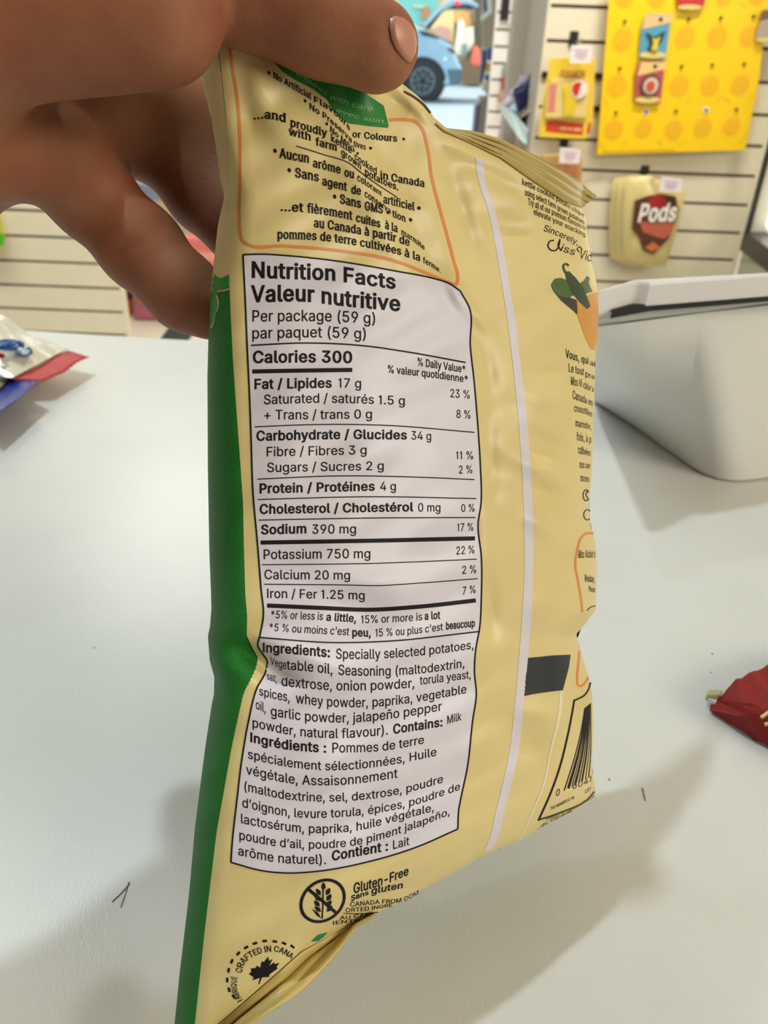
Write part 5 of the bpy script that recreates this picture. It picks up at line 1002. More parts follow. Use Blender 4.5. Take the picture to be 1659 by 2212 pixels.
 '%': [676,[175,283,146,286,121,297,101,314,86,335,78,360,75,388,75,412,78,440,87,464,101,486,121,503,146,513,175,517,206,513,230,503,250,486,264,464,273,440,276,412,276,388,273,360,264,335,250,314,230,297,205,286],[175,327,198,332,212,346,221,365,223,388,223,412,213,454,198,468,175,473,153,468,138,454,130,435,127,412,127,388,130,365,138,346,153,332],[501,-10,471,-6,446,5,426,21,412,43,403,68,400,95,400,120,403,147,412,172,427,194,447,210,471,221,501,225,531,221,556,210,576,194,590,172,598,147,601,120,601,95,598,68,589,43,575,21,555,5,531,-6],[501,35,523,39,538,53,546,73,549,95,549,120,538,162,524,176,501,180,479,176,464,162,456,142,453,120,453,95,455,73,464,53,479,39],[132,0,482,509,540,509,191,0]],
 '(': [273,[89,207,101,324,132,441,177,539,236,539,191,428,161,313,151,207,160,115,188,16,236,-96,177,-96,139,-21,111,55,95,131]],
 ')': [273,[37,-96,86,18,113,116,122,207,112,313,82,428,37,539,97,539,142,441,173,323,184,207,178,130,161,53,134,-22,97,-96]],
 '/': [249,[235,533,71,-76,14,-76,178,533]],
 '*': [453,[201,223,206,331,114,272,89,315,186,365,89,415,114,459,206,400,201,509,250,509,246,400,337,459,362,415,266,365,362,315,337,272,246,331,250,223]],
 '+': [453,[198,34,198,364,255,364,255,34],[61,172,61,226,391,226,391,172]],
 '.': [188,[95,-4,78,-1,63,9,53,24,50,41,53,59,63,73,78,83,95,87,113,83,128,73,138,59,141,41,138,24,128,9,113,-1]],
 ',': [188,[38,-119,68,71,137,71,84,-119]],
 ':': [188,[95,-4,78,-1,63,9,53,24,50,41,53,59,63,73,78,83,95,87,113,83,128,73,138,59,141,41,138,24,128,9,113,-1],[95,271,78,274,63,284,53,299,50,316,53,334,63,349,78,359,95,362,113,359,128,349,138,334,141,316,138,299,128,284,113,274]],
 '-': [453,[337,244,337,188,114,188,114,244]],
 '–': [350,[350,244,350,188,0,188,0,244]],
 "'": [206,[78,318,70,509,136,509,128,318]],
 '’': [177,[52,318,82,509,151,509,98,318]],
 '&': [448,[197,-7,150,-2,110,12,78,34,54,62,39,96,34,133,37,163,47,189,85,235,140,279,216,335,237,352,255,375,262,405,258,427,245,445,226,457,201,461,168,453,145,431,137,399,145,363,169,327,204,284,438,0,364,0,171,231,121,293,87,344,78,370,75,398,79,430,91,458,109,481,134,499,165,510,200,513,235,510,266,499,290,482,308,459,320,433,324,404,315,362,291,325,256,293,154,217,110,174,100,154,97,131,100,108,109,87,124,70,143,57,166,49,193,46,223,50,251,59,301,95,321,121,336,151,346,186,349,224,408,224,405,180,397,144,371,92,345,62,333,47,305,23,271,7,234,-3]],
 'é': [404,[212,-8,161,-2,117,16,82,46,56,85,40,132,34,187,39,242,55,290,81,329,115,359,157,378,205,384,266,374,294,361,319,341,341,315,357,282,368,242,371,194,371,169,75,169,75,221,338,221,310,202,307,237,298,269,283,294,263,314,237,326,205,330,173,326,146,313,125,294,109,270,99,241,96,211,96,178,100,139,110,106,128,80,151,61,179,50,212,46,254,53,285,73,306,105,365,91,353,63,335,39,311,19,283,4,249,-5],[177,429,225,529,293,529,227,429]],
 'è': [404,[212,-8,161,-2,117,16,82,46,56,85,40,132,34,187,39,242,55,290,81,329,115,359,157,378,205,384,266,374,294,361,319,341,341,315,357,282,368,242,371,194,371,169,75,169,75,221,338,221,310,202,307,237,298,269,283,294,263,314,237,326,205,330,173,326,146,313,125,294,109,270,99,241,96,211,96,178,100,139,110,106,128,80,151,61,179,50,212,46,254,53,285,73,306,105,365,91,353,63,335,39,311,19,283,4,249,-5],[180,429,114,529,182,529,230,429]],
 'ê': [404,[212,-8,161,-2,117,16,82,46,56,85,40,132,34,187,39,242,55,290,81,329,115,359,157,378,205,384,266,374,294,361,319,341,341,315,357,282,368,242,371,194,371,169,75,169,75,221,338,221,310,202,307,237,298,269,283,294,263,314,237,326,205,330,173,326,146,313,125,294,109,270,99,241,96,211,96,178,100,139,110,106,128,80,151,61,179,50,212,46,254,53,285,73,306,105,365,91,353,63,335,39,311,19,283,4,249,-5],[155,435,95,435,95,438,175,529,233,529,313,438,313,435,252,435,204,495]],
 'à': [389,[160,-9,126,-5,94,5,68,22,48,45,35,73,30,108,34,138,43,161,58,179,78,193,125,211,178,220,234,227,265,235,273,243,276,255,276,257,267,297,240,322,196,331,149,322,118,301,100,274,41,291,57,322,79,346,104,364,133,375,194,384,239,379,286,360,306,343,322,320,333,290,337,251,337,0,277,0,277,52,272,52,252,25,215,1],[170,45,202,49,228,59,248,74,263,93,272,115,276,138,276,190,259,182,231,176,200,171,175,168,134,159,103,139,95,124,92,105,102,72,130,52],[165,429,99,529,168,529,215,429]],
 'ô': [415,[207,-8,159,-2,117,16,82,46,56,85,40,133,34,187,40,243,56,291,82,330,117,360,159,378,207,384,256,378,299,360,333,330,359,291,376,243,381,187,376,133,359,85,333,46,299,16,256,-2],[207,46,242,51,270,66,292,89,307,117,316,151,319,187,316,224,307,258,292,287,270,310,242,325,207,330,173,325,145,310,124,287,108,258,99,224,96,187,99,151,108,117,124,89,145,66,173,51],[158,435,98,435,98,438,178,529,236,529,317,438,317,435,256,435,207,495]],
 'ñ': [410,[114,227,114,0,53,0,53,379,112,379,112,287,102,287,124,332,152,362,187,379,227,384,264,380,295,369,321,349,341,321,353,285,357,240,357,0,296,0,296,235,290,275,273,304,246,323,210,329,184,326,161,317,141,303,126,283,117,257],[250,446,225,450,202,460,182,470,167,475,153,466,149,448,106,448,110,476,120,498,137,513,161,518,185,514,207,504,226,494,243,490,256,496,262,517,304,517,300,488,289,466,272,451]],
 'É': [419,[60,0,60,509,372,509,372,452,125,452,125,286,355,286,355,229,125,229,125,57,375,57,375,0],[191,558,239,659,307,659,241,558]],
 '•': [389,[194,93,166,96,139,107,117,124,100,147,89,173,85,202,89,231,100,257,117,279,139,296,166,307,194,311,223,307,249,296,272,279,289,257,300,231,304,202,300,173,289,147,272,124,249,107,223,96]],
 ' ': [188],
}
# ---- lettering
from mathutils.geometry import delaunay_2d_cdt
GLYPHS['I'] = [185, [60, 0, 60, 509, 125, 509, 125, 0]]; GLYPHS['1'] = [300, [135, 0, 135, 395, 45, 395, 45, 437, 118, 452, 150, 509, 200, 509, 200, 0]]
def glyph(ch): return GLYPHS.get(ch) or GLYPHS['-']
def bolden(c, wx, wy):
    P = np.array(c, float).reshape(-1, 2); e = np.roll(P, -1, 0) - P; L = np.maximum(1e-6, np.hypot(e[:, 0], e[:, 1])); n1 = np.c_[-e[:, 1], e[:, 0]]/L[:, None]; n0 = np.roll(n1, 1, 0)
    b = n0 + n1; b = b/np.maximum(.55, (b*b).sum(1)/2)[:, None]; b = b/np.maximum(1, np.hypot(b[:, 0], b[:, 1])/1.5)[:, None]; return P + b*np.array([wx, wy])
_shape = {}
def split_long(V, Fc, lim=170.0):       # cut long triangles so print hugs the curved film
    T = [t for f in Fc for t in ([f] if len(f) == 3 else [(f[0], f[1], f[2]), (f[0], f[2], f[3])])]; V = [tuple(v) for v in V]
    for _ in range(3):
        mid, out = {}, []
        def m_(a, b):
            k = (min(a, b), max(a, b))
            if k not in mid:
                if math.hypot(V[a][0]-V[b][0], V[a][1]-V[b][1]) <= lim: mid[k] = None
                else: V.append(((V[a][0]+V[b][0])/2, (V[a][1]+V[b][1])/2)); mid[k] = len(V)-1
            return mid[k]
        for a, b, c in T:
            ab, bc, ca = m_(a, b), m_(b, c), m_(c, a); n_ = sum(x is not None for x in (ab, bc, ca))
            if n_ == 0: out.append((a, b, c))
            elif n_ == 3: out += [(a, ab, ca), (ab, b, bc), (ca, bc, c), (ab, bc, ca)]
            else:
                while not (ab is not None and (n_ == 1 or ca is None)): a, b, c, ab, bc, ca = b, c, a, bc, ca, ab
                out += [(a, ab, c), (ab, b, c)] if n_ == 1 else [(ab, b, bc), (a, ab, bc), (a, bc, c)]
        if len(out) == len(T): break
        T = out
    return np.array(V, float).reshape(-1, 2), T
def shape(ch, style):                   # one letter as flat triangles: outlines thickened, overlaps merged (non-zero winding)
    if (ch, style) in _shape: return _shape[ch, style]
    bold, slant, serif = style; g = glyph(ch); outs, quads = [], []
    for c in g[1:]:
        P = bolden(c, bold, bold*(.35 if serif else .7)); outs.append(P)
        if serif:
            for a, b in zip(P, np.roll(P, -1, 0)):
                if abs(a[1]-b[1]) < 2 and 25 < abs(a[0]-b[0]) < 150 and ch.isalpha():
                    yy = a[1]; lv = min((0, 379, 509, 540, -140), key=lambda v: abs(v - yy))
                    if abs(lv - yy) < 45:
                        x0, x1 = sorted((a[0], b[0])); u_ = 30 if lv in (0, -140) else -30; quads.append([(x0-32, yy), (x1+32, yy), (x1+32, yy+u_), (x0-32, yy+u_)])
    vs, es = [], []
    for P in outs:
        k = len(vs); n_ = len(P); vs += [Vector((p[0], p[1])) for p in P]; es += [(k+i, k+(i+1) % n_) for i in range(n_)]
    V, Fc = np.zeros((0, 2)), []
    if vs:
        r = delaunay_2d_cdt(vs, es, [], 0, 1e-4); V = np.array([(v.x, v.y) for v in r[0]]); T = np.array([f for f in r[2] if len(f) == 3]); cen = V[T].mean(1); wn = np.zeros(len(T))
        for P in outs:
            Q = np.roll(P, -1, 0)
            for p, q in zip(P, Q):
                l_ = (q[0]-p[0])*(cen[:, 1]-p[1]) - (cen[:, 0]-p[0])*(q[1]-p[1]); wn += ((p[1] <= cen[:, 1]) & (q[1] > cen[:, 1]) & (l_ > 0)).astype(float) - ((p[1] > cen[:, 1]) & (q[1] <= cen[:, 1]) & (l_ < 0))
        Fc = [tuple(t) for t in T[wn < -.5]]
    for q in quads:
        k = len(V); V = np.vstack([V, q]); Fc.append((k, k+1, k+2, k+3))
    V, Fc = split_long(V, Fc)
    if slant and len(V): V[:, 0] += V[:, 1]*slant
    _shape[ch, style] = (V, Fc, g[0]); return _shape[ch, style]
def layout(txt, style):                 # -> vertices, faces, width (glyph units, cap height 509)
    x, vs, fs, n_ = 0.0, [], [], 0
    for ch in txt:
        V, Fc, adv = shape(ch, style)
        if len(V): vs.append(V + [x + style[0]*.45, 0]); fs += [tuple(int(i) + n_ for i in f) for f in Fc]; n_ += len(V)
        x += adv + style[0]*.9 + (12 if style[2] else 0)
    return np.vstack(vs), fs, max(1.0, x)
def write(txt, base, h0, h1, style=(0, 0, 0), lift=INKL, lean=0.0, normal=False):
    """letters set along the image curve base; h0..h1 = cap height in photo pixels at both ends -> verts, faces"""
    V, fs, wd = layout(txt, style)
    e = np.array(ease(base, 12)) if len(base) > 2 else np.array([np.array(base[0])*(1-t) + np.array(base[-1])*t for t in np.linspace(0, 1, 12)], float)
    L = np.r_[0, np.cumsum(np.hypot(*np.diff(e, axis=0).T))]; f = V[:, 0]/wd
    s = f*L[-1]; bx, by = np.interp(s, L, e[:, 0]), np.interp(s, L, e[:, 1])
    over = np.maximum(0, s - L[-1]); under = np.minimum(0, s); d1 = (e[-1]-e[-2])/max(1e-6, np.hypot(*(e[-1]-e[-2]))); d0 = (e[1]-e[0])/max(1e-6, np.hypot(*(e[1]-e[0])))
    bx += over*d1[0] + under*d0[0]; by += over*d1[1] + under*d0[1]
    h = (h0 + (h1-h0)*np.clip(f, 0, 1))*V[:, 1]/509
    if normal:
        i = np.clip(np.searchsorted(L, s) - 1, 0, len(e)-2); t = e[i+1]-e[i]; t = t/np.hypot(t[:, 0], t[:, 1])[:, None]; X, Y = bx + t[:, 1]*h, by - t[:, 0]*h
    else: X, Y = bx + lean*h, by - h
    dd = D(X, Y) - lift
    return list(at_np(X, Y, dd)), fs
def letters(name, items, m, parent, label=None):
    vs, fs = [], []
    for it in items:
        v, f = write(*it[:4], **(it[4] if len(it) > 4 else {})); k = len(vs); vs += v; fs += [tuple(i + k for i in q) for q in f]
    o = obj(name, vs, fs, m, parent)
    if label: o['label'] = label
    return o
BD, RG, IT, BI = dict(style=(27, 0, 0)), dict(style=(8, 0, 0)), dict(style=(8, .12, 0)), dict(style=(24, .10, 0))
B2 = dict(style=(18, 0, 0))
letters('nutrition_lettering', [
    ('Nutrition Facts', [(541, 599), (642, 602.5), (733, 607), (753, 610), (856, 624)], 34, 30, BD),
    ('Valeur nutritive', [(542, 652), (684, 653), (702, 655.5), (866, 672)], 35, 32, BD),
    ('Per package (59 g)', [(543, 694.5), (724, 694.7), (780, 697.5), (814, 699.5)], 24.5, 23.5, RG),
    ('par paquet (59 g)', [(543, 731.5), (702, 729), (794, 732.5)], 24, 23, RG),
    ('Calories 300', [(545, 784), (689, 782.5), (762.5, 784)], 25.5, 24.5, BD),
    ('% Daily Value*', [(901, 789), (961, 798.5), (1007, 805.5)], 16.5, 15.5, B2),
    ('% valeur quotidienne*', [(836.5, 805), (912, 813), (1012.5, 827)], 16.5, 15, B2),
    ('Fat / Lipides', [(548, 840), (717.5, 837)], 21, 20.5, BD), ('17 g', [(729.5, 837), (782, 838)], 20, 20, RG),
    ('Saturated / saturés 1.5 g', [(569, 873.5), (702, 870), (876.5, 875)], 21, 19, RG),
    ('+ Trans / trans 0 g', [(569, 906.5), (805.5, 904)], 21, 19.5, RG),
    ('23 %', [(971.5, 858), (1016.5, 861.5)], 18, 18, RG), ('8 %', [(985, 902.5), (1018, 904.5)], 17.5, 17.5, RG),
    ('Carbohydrate / Glucides', [(553, 952), (756, 948), (880, 949)], 21, 19, BD), ('34 g', [(887.5, 949.5), (933, 951)], 18.5, 18, RG),
    ('Fibre / Fibres 3 g', [(574, 986), (794, 981)], 20.5, 19, RG), ('11 %', [(984, 992), (1024, 992)], 17, 17, RG),
    ('Sugars / Sucres 2 g', [(576, 1020), (831, 1015)], 20.5, 18.5, RG), ('2 %', [(990, 1023), (1022, 1022)], 17, 17, RG),
    ('Protein / Protéines', [(559, 1065.5), (810.5, 1059.5)], 20.5, 19, BD), ('4 g', [(820, 1059.5), (857, 1059.5)], 19, 18.5, RG),
    ('Cholesterol / Cholestérol', [(560, 1110), (893, 1104)], 20.5, 18.5, BD), ('0 mg', [(902, 1105), (953, 1105)], 18, 18, RG), ('0 %', [(995.5, 1106), (1027, 1105)], 16.5, 16.5, RG),
    ('Sodium', [(563, 1154), (663.5, 1151.5)], 20, 20, BD), ('390 mg', [(673, 1153), (771, 1152)], 20, 19.5, RG), ('17 %', [(987, 1148), (1024, 1146.5)], 17, 17, RG),
    ('Potassium 750 mg', [(567.5, 1208), (802, 1205.5)], 21, 20, RG), ('22 %', [(984.5, 1198), (1026.5, 1195)], 17, 17, RG),
    ('Calcium 20 mg', [(570, 1251), (758, 1252)], 20.5, 19, RG), ('2 %', [(997, 1240), (1030.5, 1237.5)], 17, 17, RG),
    ('Iron / Fer 1.25 mg', [(575, 1291.5), (689, 1293), (789.5, 1295.5)], 20, 18.5, RG), ('7 %', [(998, 1285), (1029, 1280.5)], 17, 17, RG),
    ('*5% or less is', [(583, 1335.5), (698, 1339.5)], 17, 17, IT), ('a little,', [(704, 1340.5), (770, 1344)], 17, 17, BI), ('15% or more is', [(779, 1346.5), (850, 1344), (913, 1339.5)], 17, 16, RG), ('a lot', [(917, 1339), (951, 1336.5)], 16.5, 16.5, BD),
    ("*5 % ou moins c'est", [(579, 1362.5), (670, 1368), (754, 1372.5)], 16.5, 17, IT), ('peu,', [(760, 1374), (802, 1375.5)], 17, 17, BD), ("15 % ou plus c'est", [(810, 1375.5), (890, 1370), (957, 1361.5)], 17, 16, RG), ('beaucoup', [(963, 1360), (1026.5, 1353.5)], 16, 16, BD),
    ('Ingredients:', [(566, 1408), (639, 1413), (714, 1420)], 19, 21.5, BD), ('Specially selected potatoes,', [(725, 1423), (790, 1423.5), (846, 1421), (937, 1413), (1024.5, 1401)], 22, 18, RG),
    ('Vege', [(584, 1433), (600, 1441), (619, 1446)], 14, 19, RG), ('table oil,', [(619, 1446), (674, 1451), (720, 1456.5)], 20, 22, RG), ('Seasoning (maltodextrin,', [(730, 1458), (800, 1460), (861, 1458.5), (940, 1451), (1005, 1441)], 22.5, 18, RG),
    ('salt,', [(576, 1467), (599, 1475)], 15, 18, RG), ('dextrose, onion powder,', [(607, 1481), (660, 1487), (720, 1491), (810, 1490.5), (897, 1485)], 22, 20, RG), ('torula yeast,', [(907, 1479.5), (1018.5, 1465)], 19, 17, RG),
    ('spices,', [(559, 1501), (590, 1509), (627, 1516.5)], 18, 21, RG), ('whey powder, paprika, vegetable', [(638.5, 1519), (714, 1526.5), (818, 1526), (909, 1515), (1008.5, 1497)], 22, 18.5, RG),
    ('oil,', [(552, 1530.5), (575, 1540)], 20, 20.5, RG), ('garlic powder, jalapeño pepper', [(584, 1546), (654.5, 1556.5), (758, 1560.5), (873.5, 1548.5), (955, 1534.5)], 21.5, 19.5, RG),
    ('powder, natural flavour).', [(544, 1570.5), (635, 1588.5), (734, 1594.5), (839.5, 1587)], 20.5, 21, RG), ('Contains:', [(848.5, 1585.5), (957, 1568.5)], 20.5, 18.5, BD), ('Milk', [(965, 1564.5), (997, 1555.5)], 18, 17, RG),
    ('Ingrédients :', [(539, 1602), (615, 1618), (706, 1626)], 20, 21, BD), ('Pommes de terre', [(716, 1626), (826, 1622), (917, 1606)], 21.5, 18, RG),
    ('spécialement sélectionnées, Huile', [(534.5, 1638), (619, 1656), (710, 1664), (818, 1656), (883.5, 1645), (944, 1632)], 20, 18, RG),
    ('végétale, Assaisonnement', [(531, 1672), (639, 1693.5), (738, 1695.5), (859.5, 1680)], 20.5, 20, RG),
    ('(maltodextrine, sel, dextrose, poudre', [(525, 1707.5), (623, 1727.5), (714, 1731.5), (818, 1723.5), (881.5, 1711.5), (958, 1690)], 20, 17, RG),
    ('d’oignon, levure torula, épices, poudre de', [(522.5, 1743.5), (639, 1765.5), (726, 1765.5), (818, 1755.5), (893, 1739.5), (995, 1705.5)], 20.5, 16, RG),
    ('lactosérum, paprika, huile végétale,', [(519, 1778), (590, 1791), (662.5, 1799), (778, 1793), (857.5, 1773), (939, 1751.5)], 20.5, 17, RG),
    ('poudre d’ail, poudre de piment jalapeño,', [(515.5, 1813), (611, 1830), (694.5, 1833), (774, 1825), (885.5, 1793), (973, 1759.5)], 20, 15.5, RG),
    ('arôme naturel).', [(513.5, 1847), (599, 1863), (706, 1867)], 20, 20.5, RG), ('Contient :', [(716, 1859.5), (839.5, 1837)], 20.5, 20, BD), ('Lait', [(847.5, 1835), (884.5, 1825)], 19, 18, RG),
], ink, npanel)
SB = dict(style=(25, 0, 1)); SL = dict(style=(17, 0, 1))
letters('claims_lettering', [
    ('•', [(577, 161), (585, 165)], 15, 15, SB), ('No Artificial', [(590, 168), (622, 186), (648, 201), (673, 215)], 13.5, 13.5, SB), ('Flavours', [(677, 219), (716, 241), (738, 262), (757, 284)], 13, 12, SL), ('or Colours', [(761, 296), (805, 301), (859, 306)], 14.5, 14.5, SB), ('•', [(868, 305), (877, 306)], 13, 13, SB),
    ('•', [(655, 221), (664, 226)], 14, 14, SB), ('No Preserva', [(668, 234), (696, 252), (730, 279), (761, 310)], 13, 12, SL), ('tives', [(764, 316), (791, 324)], 12.5, 12.5, SL), ('•', [(796, 325), (806, 326)], 14, 14, SB),
    ('•', [(702, 270), (711, 275)], 13, 13, SB), ('No MSG', [(713, 283), (737, 303), (767, 331)], 13, 10, SL), ('•', [(769, 334), (777, 337)], 11, 11, SB),
    ('...and', [(546, 258), (575, 255.5), (619, 264)], 18, 19, SB), ('proudly', [(627, 272), (668, 284), (707, 296)], 18, 17, SB), ('kettle', [(715, 304), (738, 318), (761, 332)], 17, 13, SL), ('cooked', [(766, 342), (790, 361), (815, 379)], 14, 16, SL), ('in', [(821, 385), (840, 389)], 16.5, 16.5, SB), ('Canada', [(845, 391), (918, 404)], 17, 16.5, SB),
    ('with', [(624, 291), (673, 304)], 17, 17, SB), ('farm', [(682, 313), (729, 326)], 17, 16, SB), ('grown', [(737, 334), (760, 350), (781, 367)], 16, 13, SL), ('potatoes.', [(788, 377), (825, 397), (862, 412)], 15, 14.5, SB),
    ('•', [(589, 331), (600, 335)], 19, 19, SB), ('Aucun', [(604, 340), (669, 352)], 20.5, 20, SB), ('arôme', [(676, 360), (737, 375.5)], 19, 18.5, SB), ('ou', [(744, 380), (766, 385.5)], 18.5, 18, SB), ('colorant', [(772, 389), (799, 406), (825, 424)], 16, 10, SL), ('artificiel', [(828, 438), (896, 455)], 18, 17.5, SB), ('•', [(900, 455), (911, 457)], 17, 17, SB),
    ('•', [(620, 373), (631, 377)], 19, 19, SB), ('Sans', [(637, 382), (690, 392)], 20.5, 20, SB), ('agent', [(696, 399), (750, 412.5)], 19, 18.5, SB), ('de', [(759, 417.5), (781, 421)], 18.5, 18, SB), ('conserva', [(788, 424), (816, 442), (845, 462)], 16, 11, SL), ('tion', [(848, 468), (877, 480)], 15, 15, SB), ('•', [(882, 480), (893, 483)], 17, 17, SB),
    ('•', [(718, 430), (729, 434)], 19, 19, SB), ('Sans', [(734, 438.5), (781, 449.5)], 20, 19.5, SB), ('GMS', [(788, 453), (828, 461.5)], 19, 18, SB), ('•', [(833, 463), (844, 466)], 14, 14, SB),
    ('...et', [(605, 455), (656, 457.5)], 19, 19.5, SB), ('fièrement', [(664, 458.5), (715, 466), (762, 475)], 20, 19, SB), ('cuites', [(769, 478), (823, 492)], 18.5, 18, SB), ('à la', [(832, 493.5), (860, 502)], 18, 17, SB), ('marmite', [(867, 506), (892, 521), (918, 541)], 13, 11, SL),
    ('au Canada à partir de', [(678, 490), (703, 493.5), (784, 507), (862, 524), (886, 532)], 20, 17, SB),
    ('pommes de terre cultivées à la', [(599, 515.5), (691, 519), (791, 534), (872, 552.5), (909, 564.5)], 20, 16.5, SB), ('ferme.', [(914, 567), (935, 578), (953, 590)], 13, 9, SL),
], ink, bag, 'dark serif claims in the orange frame')
p = Print(INKL); p.line([(640, 315), (700, 334), (759, 355), (771, 365), (815, 398), (858, 426)], 1.8); p.build('claims_rule', ink, bag)
scr = mat('bag_script', (150, 196, 122), .4)
letters('ribbon_lettering', [('prepared', [(640, 160), (672, 182), (704, 206)], 9, 10, dict(style=(0, .3, 0))), ('with care', [(710, 212), (755, 229), (804, 240)], 11, 12, dict(style=(1, .3, 0))), ('avec soin', [(724, 240), (771, 256), (828, 267)], 9, 10, dict(style=(1, .3, 0)))], scr, rb)
CN, CB = dict(style=(9, 0, 1)), dict(style=(18, 0, 1)); CI = dict(style=(6, .2, 1)); SC = dict(style=(3, .35, 0))
letters('story_lettering', [
    ('kettle cooked potato chips', [(1128, 398), (1180, 422), (1262, 469)], 13, 8, CN), ('using select farm grown potatoes.', [(1134, 421), (1168, 435), (1265, 486)], 14, 9, CN), ('Try all of our premium flavours to', [(1141, 442), (1185, 460), (1266, 497.5)], 14.5, 9, CN), ('elevate your snacking.', [(1153, 463), (1197, 481), (1268, 513)], 13.5, 9, CN),
    ('Sincerely,', [(1173, 498), (1210, 512), (1249, 530)], 15, 13, SC), ('iss', [(1209, 541), (1241, 552)], 17, 16, SC), ('Vic', [(1250, 556), (1277, 566)], 22, 20, SC),
    ('Vous, qui', [(1222, 772), (1245, 779), (1272, 787)], 18, 14, CB), ('ai', [(1274, 788), (1287, 792)], 12, 10, CN), ('Le tout', [(1228, 802.5), (1262, 811)], 18, 15, CN), ('pre', [(1264, 813), (1285, 820)], 13, 10, CN), ('Miss Vi', [(1233, 831), (1258, 836)], 18, 16, CN), ('ckie’s', [(1260, 838), (1283, 847)], 15, 11, CN), ('Canada en', [(1237, 861), (1262, 870), (1281, 877)], 19, 13, CN), ('croustilles', [(1240, 888.5), (1260, 893), (1280, 901)], 16, 12, CN), ('marmite,', [(1243, 920.5), (1278, 928)], 16, 12, CN), ('fois, à p', [(1246, 951), (1278, 956.5)], 18, 14, CN), ('cultivées', [(1249, 979.5), (1276, 985)], 18, 13, CN), ('nos sav', [(1252, 1010.5), (1275, 1012)], 16, 12, CN), ('mom', [(1254, 1039.5), (1273, 1041.5)], 16, 13, CN),
    ('Miss Vickie’s', [(1249, 1205.5), (1286, 1204)], 17, 15, CI), ('Weekdays,', [(1263, 1256), (1285, 1258)], 15, 14, CN), ('Please', [(1271.5, 1278), (1286, 1279.5)], 13, 12, CN),
], ink, bag, 'dark lettering running over the right edge of the bag')
p = Print(INKL); cir = lambda cx, cy, rx, ry, a0, a1: [(cx + rx*math.cos(t), cy - ry*math.sin(t)) for t in np.linspace(a0, a1, 14)]
p.line([(1210, 516), (1207, 532), (1200, 541), (1190, 540), (1184, 530), (1188, 521), (1197, 519)], 3); p.line([(1210, 517), (1206, 530), (1212, 541)], 3)
p.line(cir(1266, 1070, 6, 12, .5, 5.6), 2.2); p.line([(1270, 1058), (1266, 1068), (1272, 1080)], 2.2); p.line(cir(1269, 1112, 8, 11, .7, 5.4), 2.2); p.line([(1252, 545), (1247, 538), (1252, 533), (1258, 540)], 2.4)
p.build('script_flourish', ink, bag)
letters('barcode_lettering', [('0', [(1200, 1721), (1210, 1717)], 14, 14, IT), ('6041', [(1235, 1706), (1262, 1696), (1279, 1687)], 14, 12, IT), ('TAX MANIFEST IN', [(1189, 1751), (1241, 1725)], 7, 6, B2), ('LAY', [(1264, 1714), (1277, 1706)], 8, 7, B2), ('Product of Canada / Produit', [(1179, 1774), (1240, 1748), (1284, 1722)], 7, 6, IT), ('du Canada', [(1168, 1787), (1236, 1753)], 6, 5, IT)], mat('bag_ink_grey', (70, 60, 40), .5), bag)
# gluten free sign, stamp
ell = lambda r: [(697 + 50*r*math.cos(t) + 4*r*math.sin(t), 1946 - 48*r*math.sin(t) - 6*r*math.cos(t)) for t in np.linspace(0, 2*math.pi, 41)]
p = Print(INKL); p.quadstrip([np.array(q) for q in ell(1)], [np.array(q) for q in ell(.87)]); p.line([(663, 1918), (694, 1944), (726, 1972)], 7)
def grain(cx, cy, l, w, a): 
    t = math.radians(a); u = np.array([math.cos(t), -math.sin(t)]); v = np.array([u[1], -u[0]]); c = np.array([cx, cy]); p.poly([tuple(c - u*l), tuple(c - u*l*.2 + v*w), tuple(c + u*l*.5 + v*w*.7), tuple(c + u*l), tuple(c + u*l*.5 - v*w*.7), tuple(c - u*l*.2 - v*w)])
p.l = INKL + .00003
for x, y, a in ((699, 1915, 88), (688, 1927, 120), (709, 1926, 62), (686, 1940, 128), (711, 1939, 55), (685, 1952, 132), (711, 1952, 50), (687, 1964, 138), (712, 1963, 48)): grain(x, y, 9, 5, a)
p.line([(698, 1920), (698, 1950), (696, 1985)], 3); p.poly([(674, 1963), (688, 1972), (694, 1984), (684, 1978)]); p.build('gluten_free_sign', ink, bag)
letters('gluten_free_lettering', [('Gluten-Free', [(763, 1931), (829, 1911), (883, 1889.5)], 22, 18, dict(style=(19, .05, 0))), ('Sans', [(758, 1948), (775, 1940), (797, 1932)], 12, 9, BD), ('gluten', [(801, 1932), (871, 1918)], 14, 13, BI),
    ('CANADA FROM DOM', [(756, 1959), (815, 1953), (873, 1947), (905, 1931)], 10, 8, RG), ('ORTED INGRE', [(746, 1971), (800, 1966), (849, 1958)], 9, 7, RG), ('AU CAN', [(734, 1987), (801, 1979)], 8, 7, RG), ('IENTS', [(718, 1998), (778, 1990)], 8, 6, RG)], ink, bag)
p = Print(INKL); p.line([(742, 1973), (780, 1974), (817, 1971)], 1.6)
for x, y, a in ((614, 2038, -25), (594, 2034, -8), (572, 2033, 6), (551, 2038, 18), (532, 2047, 30), (515, 2060, 48), (501, 2077, 66), (494, 2096, 80), (491, 2117, 92), (495, 2138, 106), (505, 2153, 124), (632, 2045, -38)):
    t = math.radians(a); u = np.array([math.cos(t), -math.sin(t)])*5; p.line([(x - u[0], y - u[1]), (x + u[0], y + u[1])], 5)
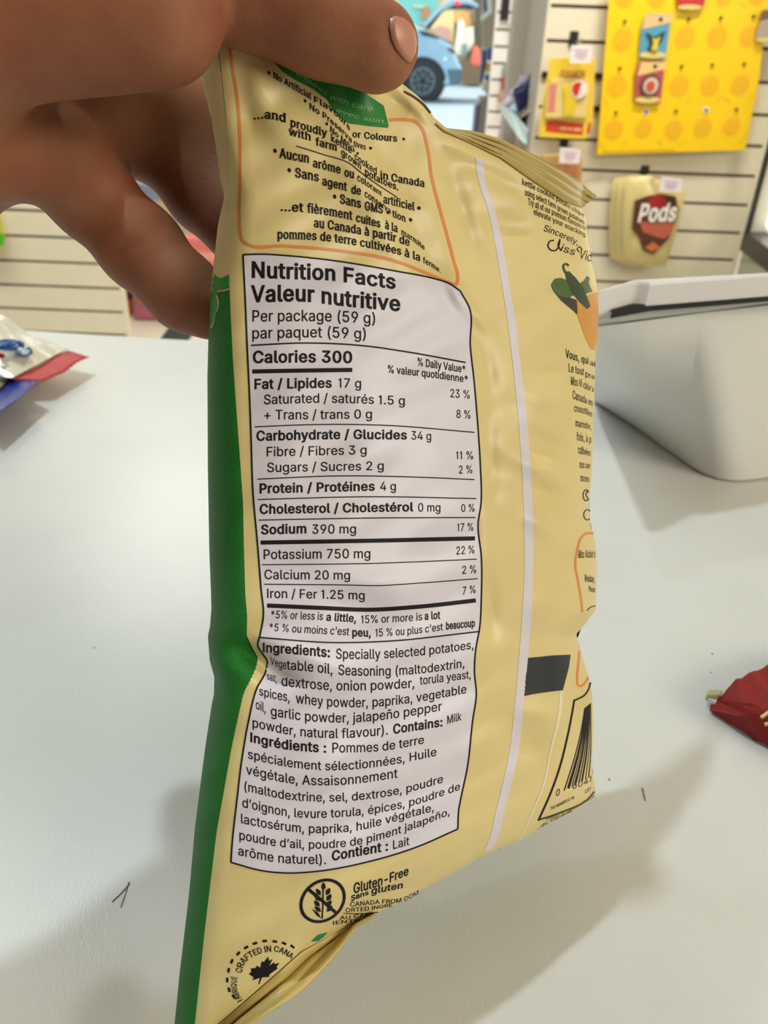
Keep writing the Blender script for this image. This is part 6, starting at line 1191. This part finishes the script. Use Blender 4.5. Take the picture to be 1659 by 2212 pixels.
leaf = [(0, -1), (.16, -.66), (.36, -.76), (.28, -.28), (.56, -.5), (.62, -.34), (.94, -.38), (.82, -.12), (.95, 0), (.5, .34), (.56, .52), (.06, .44), (.03, .9), (-.03, .9), (-.06, .44), (-.56, .52), (-.5, .34), (-.95, 0), (-.82, -.12), (-.94, -.38), (-.62, -.34), (-.56, -.5), (-.28, -.28), (-.36, -.76), (-.16, -.66)]
ct, st_ = math.cos(.42), math.sin(.42)
p.poly([(569 + 36*(x*ct - y*st_) + 4*y, 2098 + 34*(x*st_*.4 + y*ct) - 12*x) for x, y in leaf]); p.build('stamp_mark', ink, bag)
letters('stamp_lettering', [('CRAFTED IN CANA', [(522, 2103), (527, 2085), (543, 2069), (563, 2060), (585, 2056), (605, 2058), (630, 2072)], 14, 12, dict(style=(13, 0, 1), normal=True)), ('FABRIQUÉ', [(525, 2160), (515, 2145), (511, 2128), (513, 2110)], 12, 12, dict(style=(12, 0, 1), normal=True))], ink, bag)
p = Print(INKL); p.poly([(672, 2034), (686, 2020), (708, 2014), (699, 2024), (688, 2033)]); p.build('teal_dot', mat('bag_teal', (40, 134, 104), .4), bag)
# lettering on the background goods
def flat_text(txt, origin, right, upv, cap, m, name, parent, style=(14, 0, 0)):
    V, fs, wd = layout(txt, style); r = Vector(right)/wd; u_ = Vector(upv).normalized()*cap/509
    return obj(name, [Vector(origin) + r*v[0] + u_*v[1] for v in V], fs, m, parent)
o_, e_ = onp(735, 648, .0272), onp(1006, 640, .0272); o2, e2 = onp(728, 652, .0268), onp(1012, 644, .0268)
flat_text('Pods', o2, e2 - o2, (0, 0, 1), .048, brn, 'lettering_outline', p3_, style=(70, .08, 0)); flat_text('Pods', o_, e_ - o_, (0, 0, 1), .045, mat('pouch_white', (244, 240, 236), .4), 'lettering', p3_, style=(30, .08, 0))
o_, e_ = onk(325, 498, .0152), onk(482, 500, .0152); flat_text('POKéMON', o_, e_ - o_, (0, 0, 1), .017, mat('logo_maroon', (160, 92, 60), .4), 'lettering', bl, style=(30, 0, 0))
for (x0, x1, y0) in ((325, 372, 812), (380, 400, 815), (410, 462, 820)):
    MB().prism([onk(x0, y0, .0052), onk(x1, y0+3, .0052), onk(x1, y0+22, .0052), onk(x0, y0+19, .0052)], (0, -.0004, 0)).build('banner_print', mat('banner_ink', (232, 170, 120), .4), bl)
bpy.context.view_layer.update()
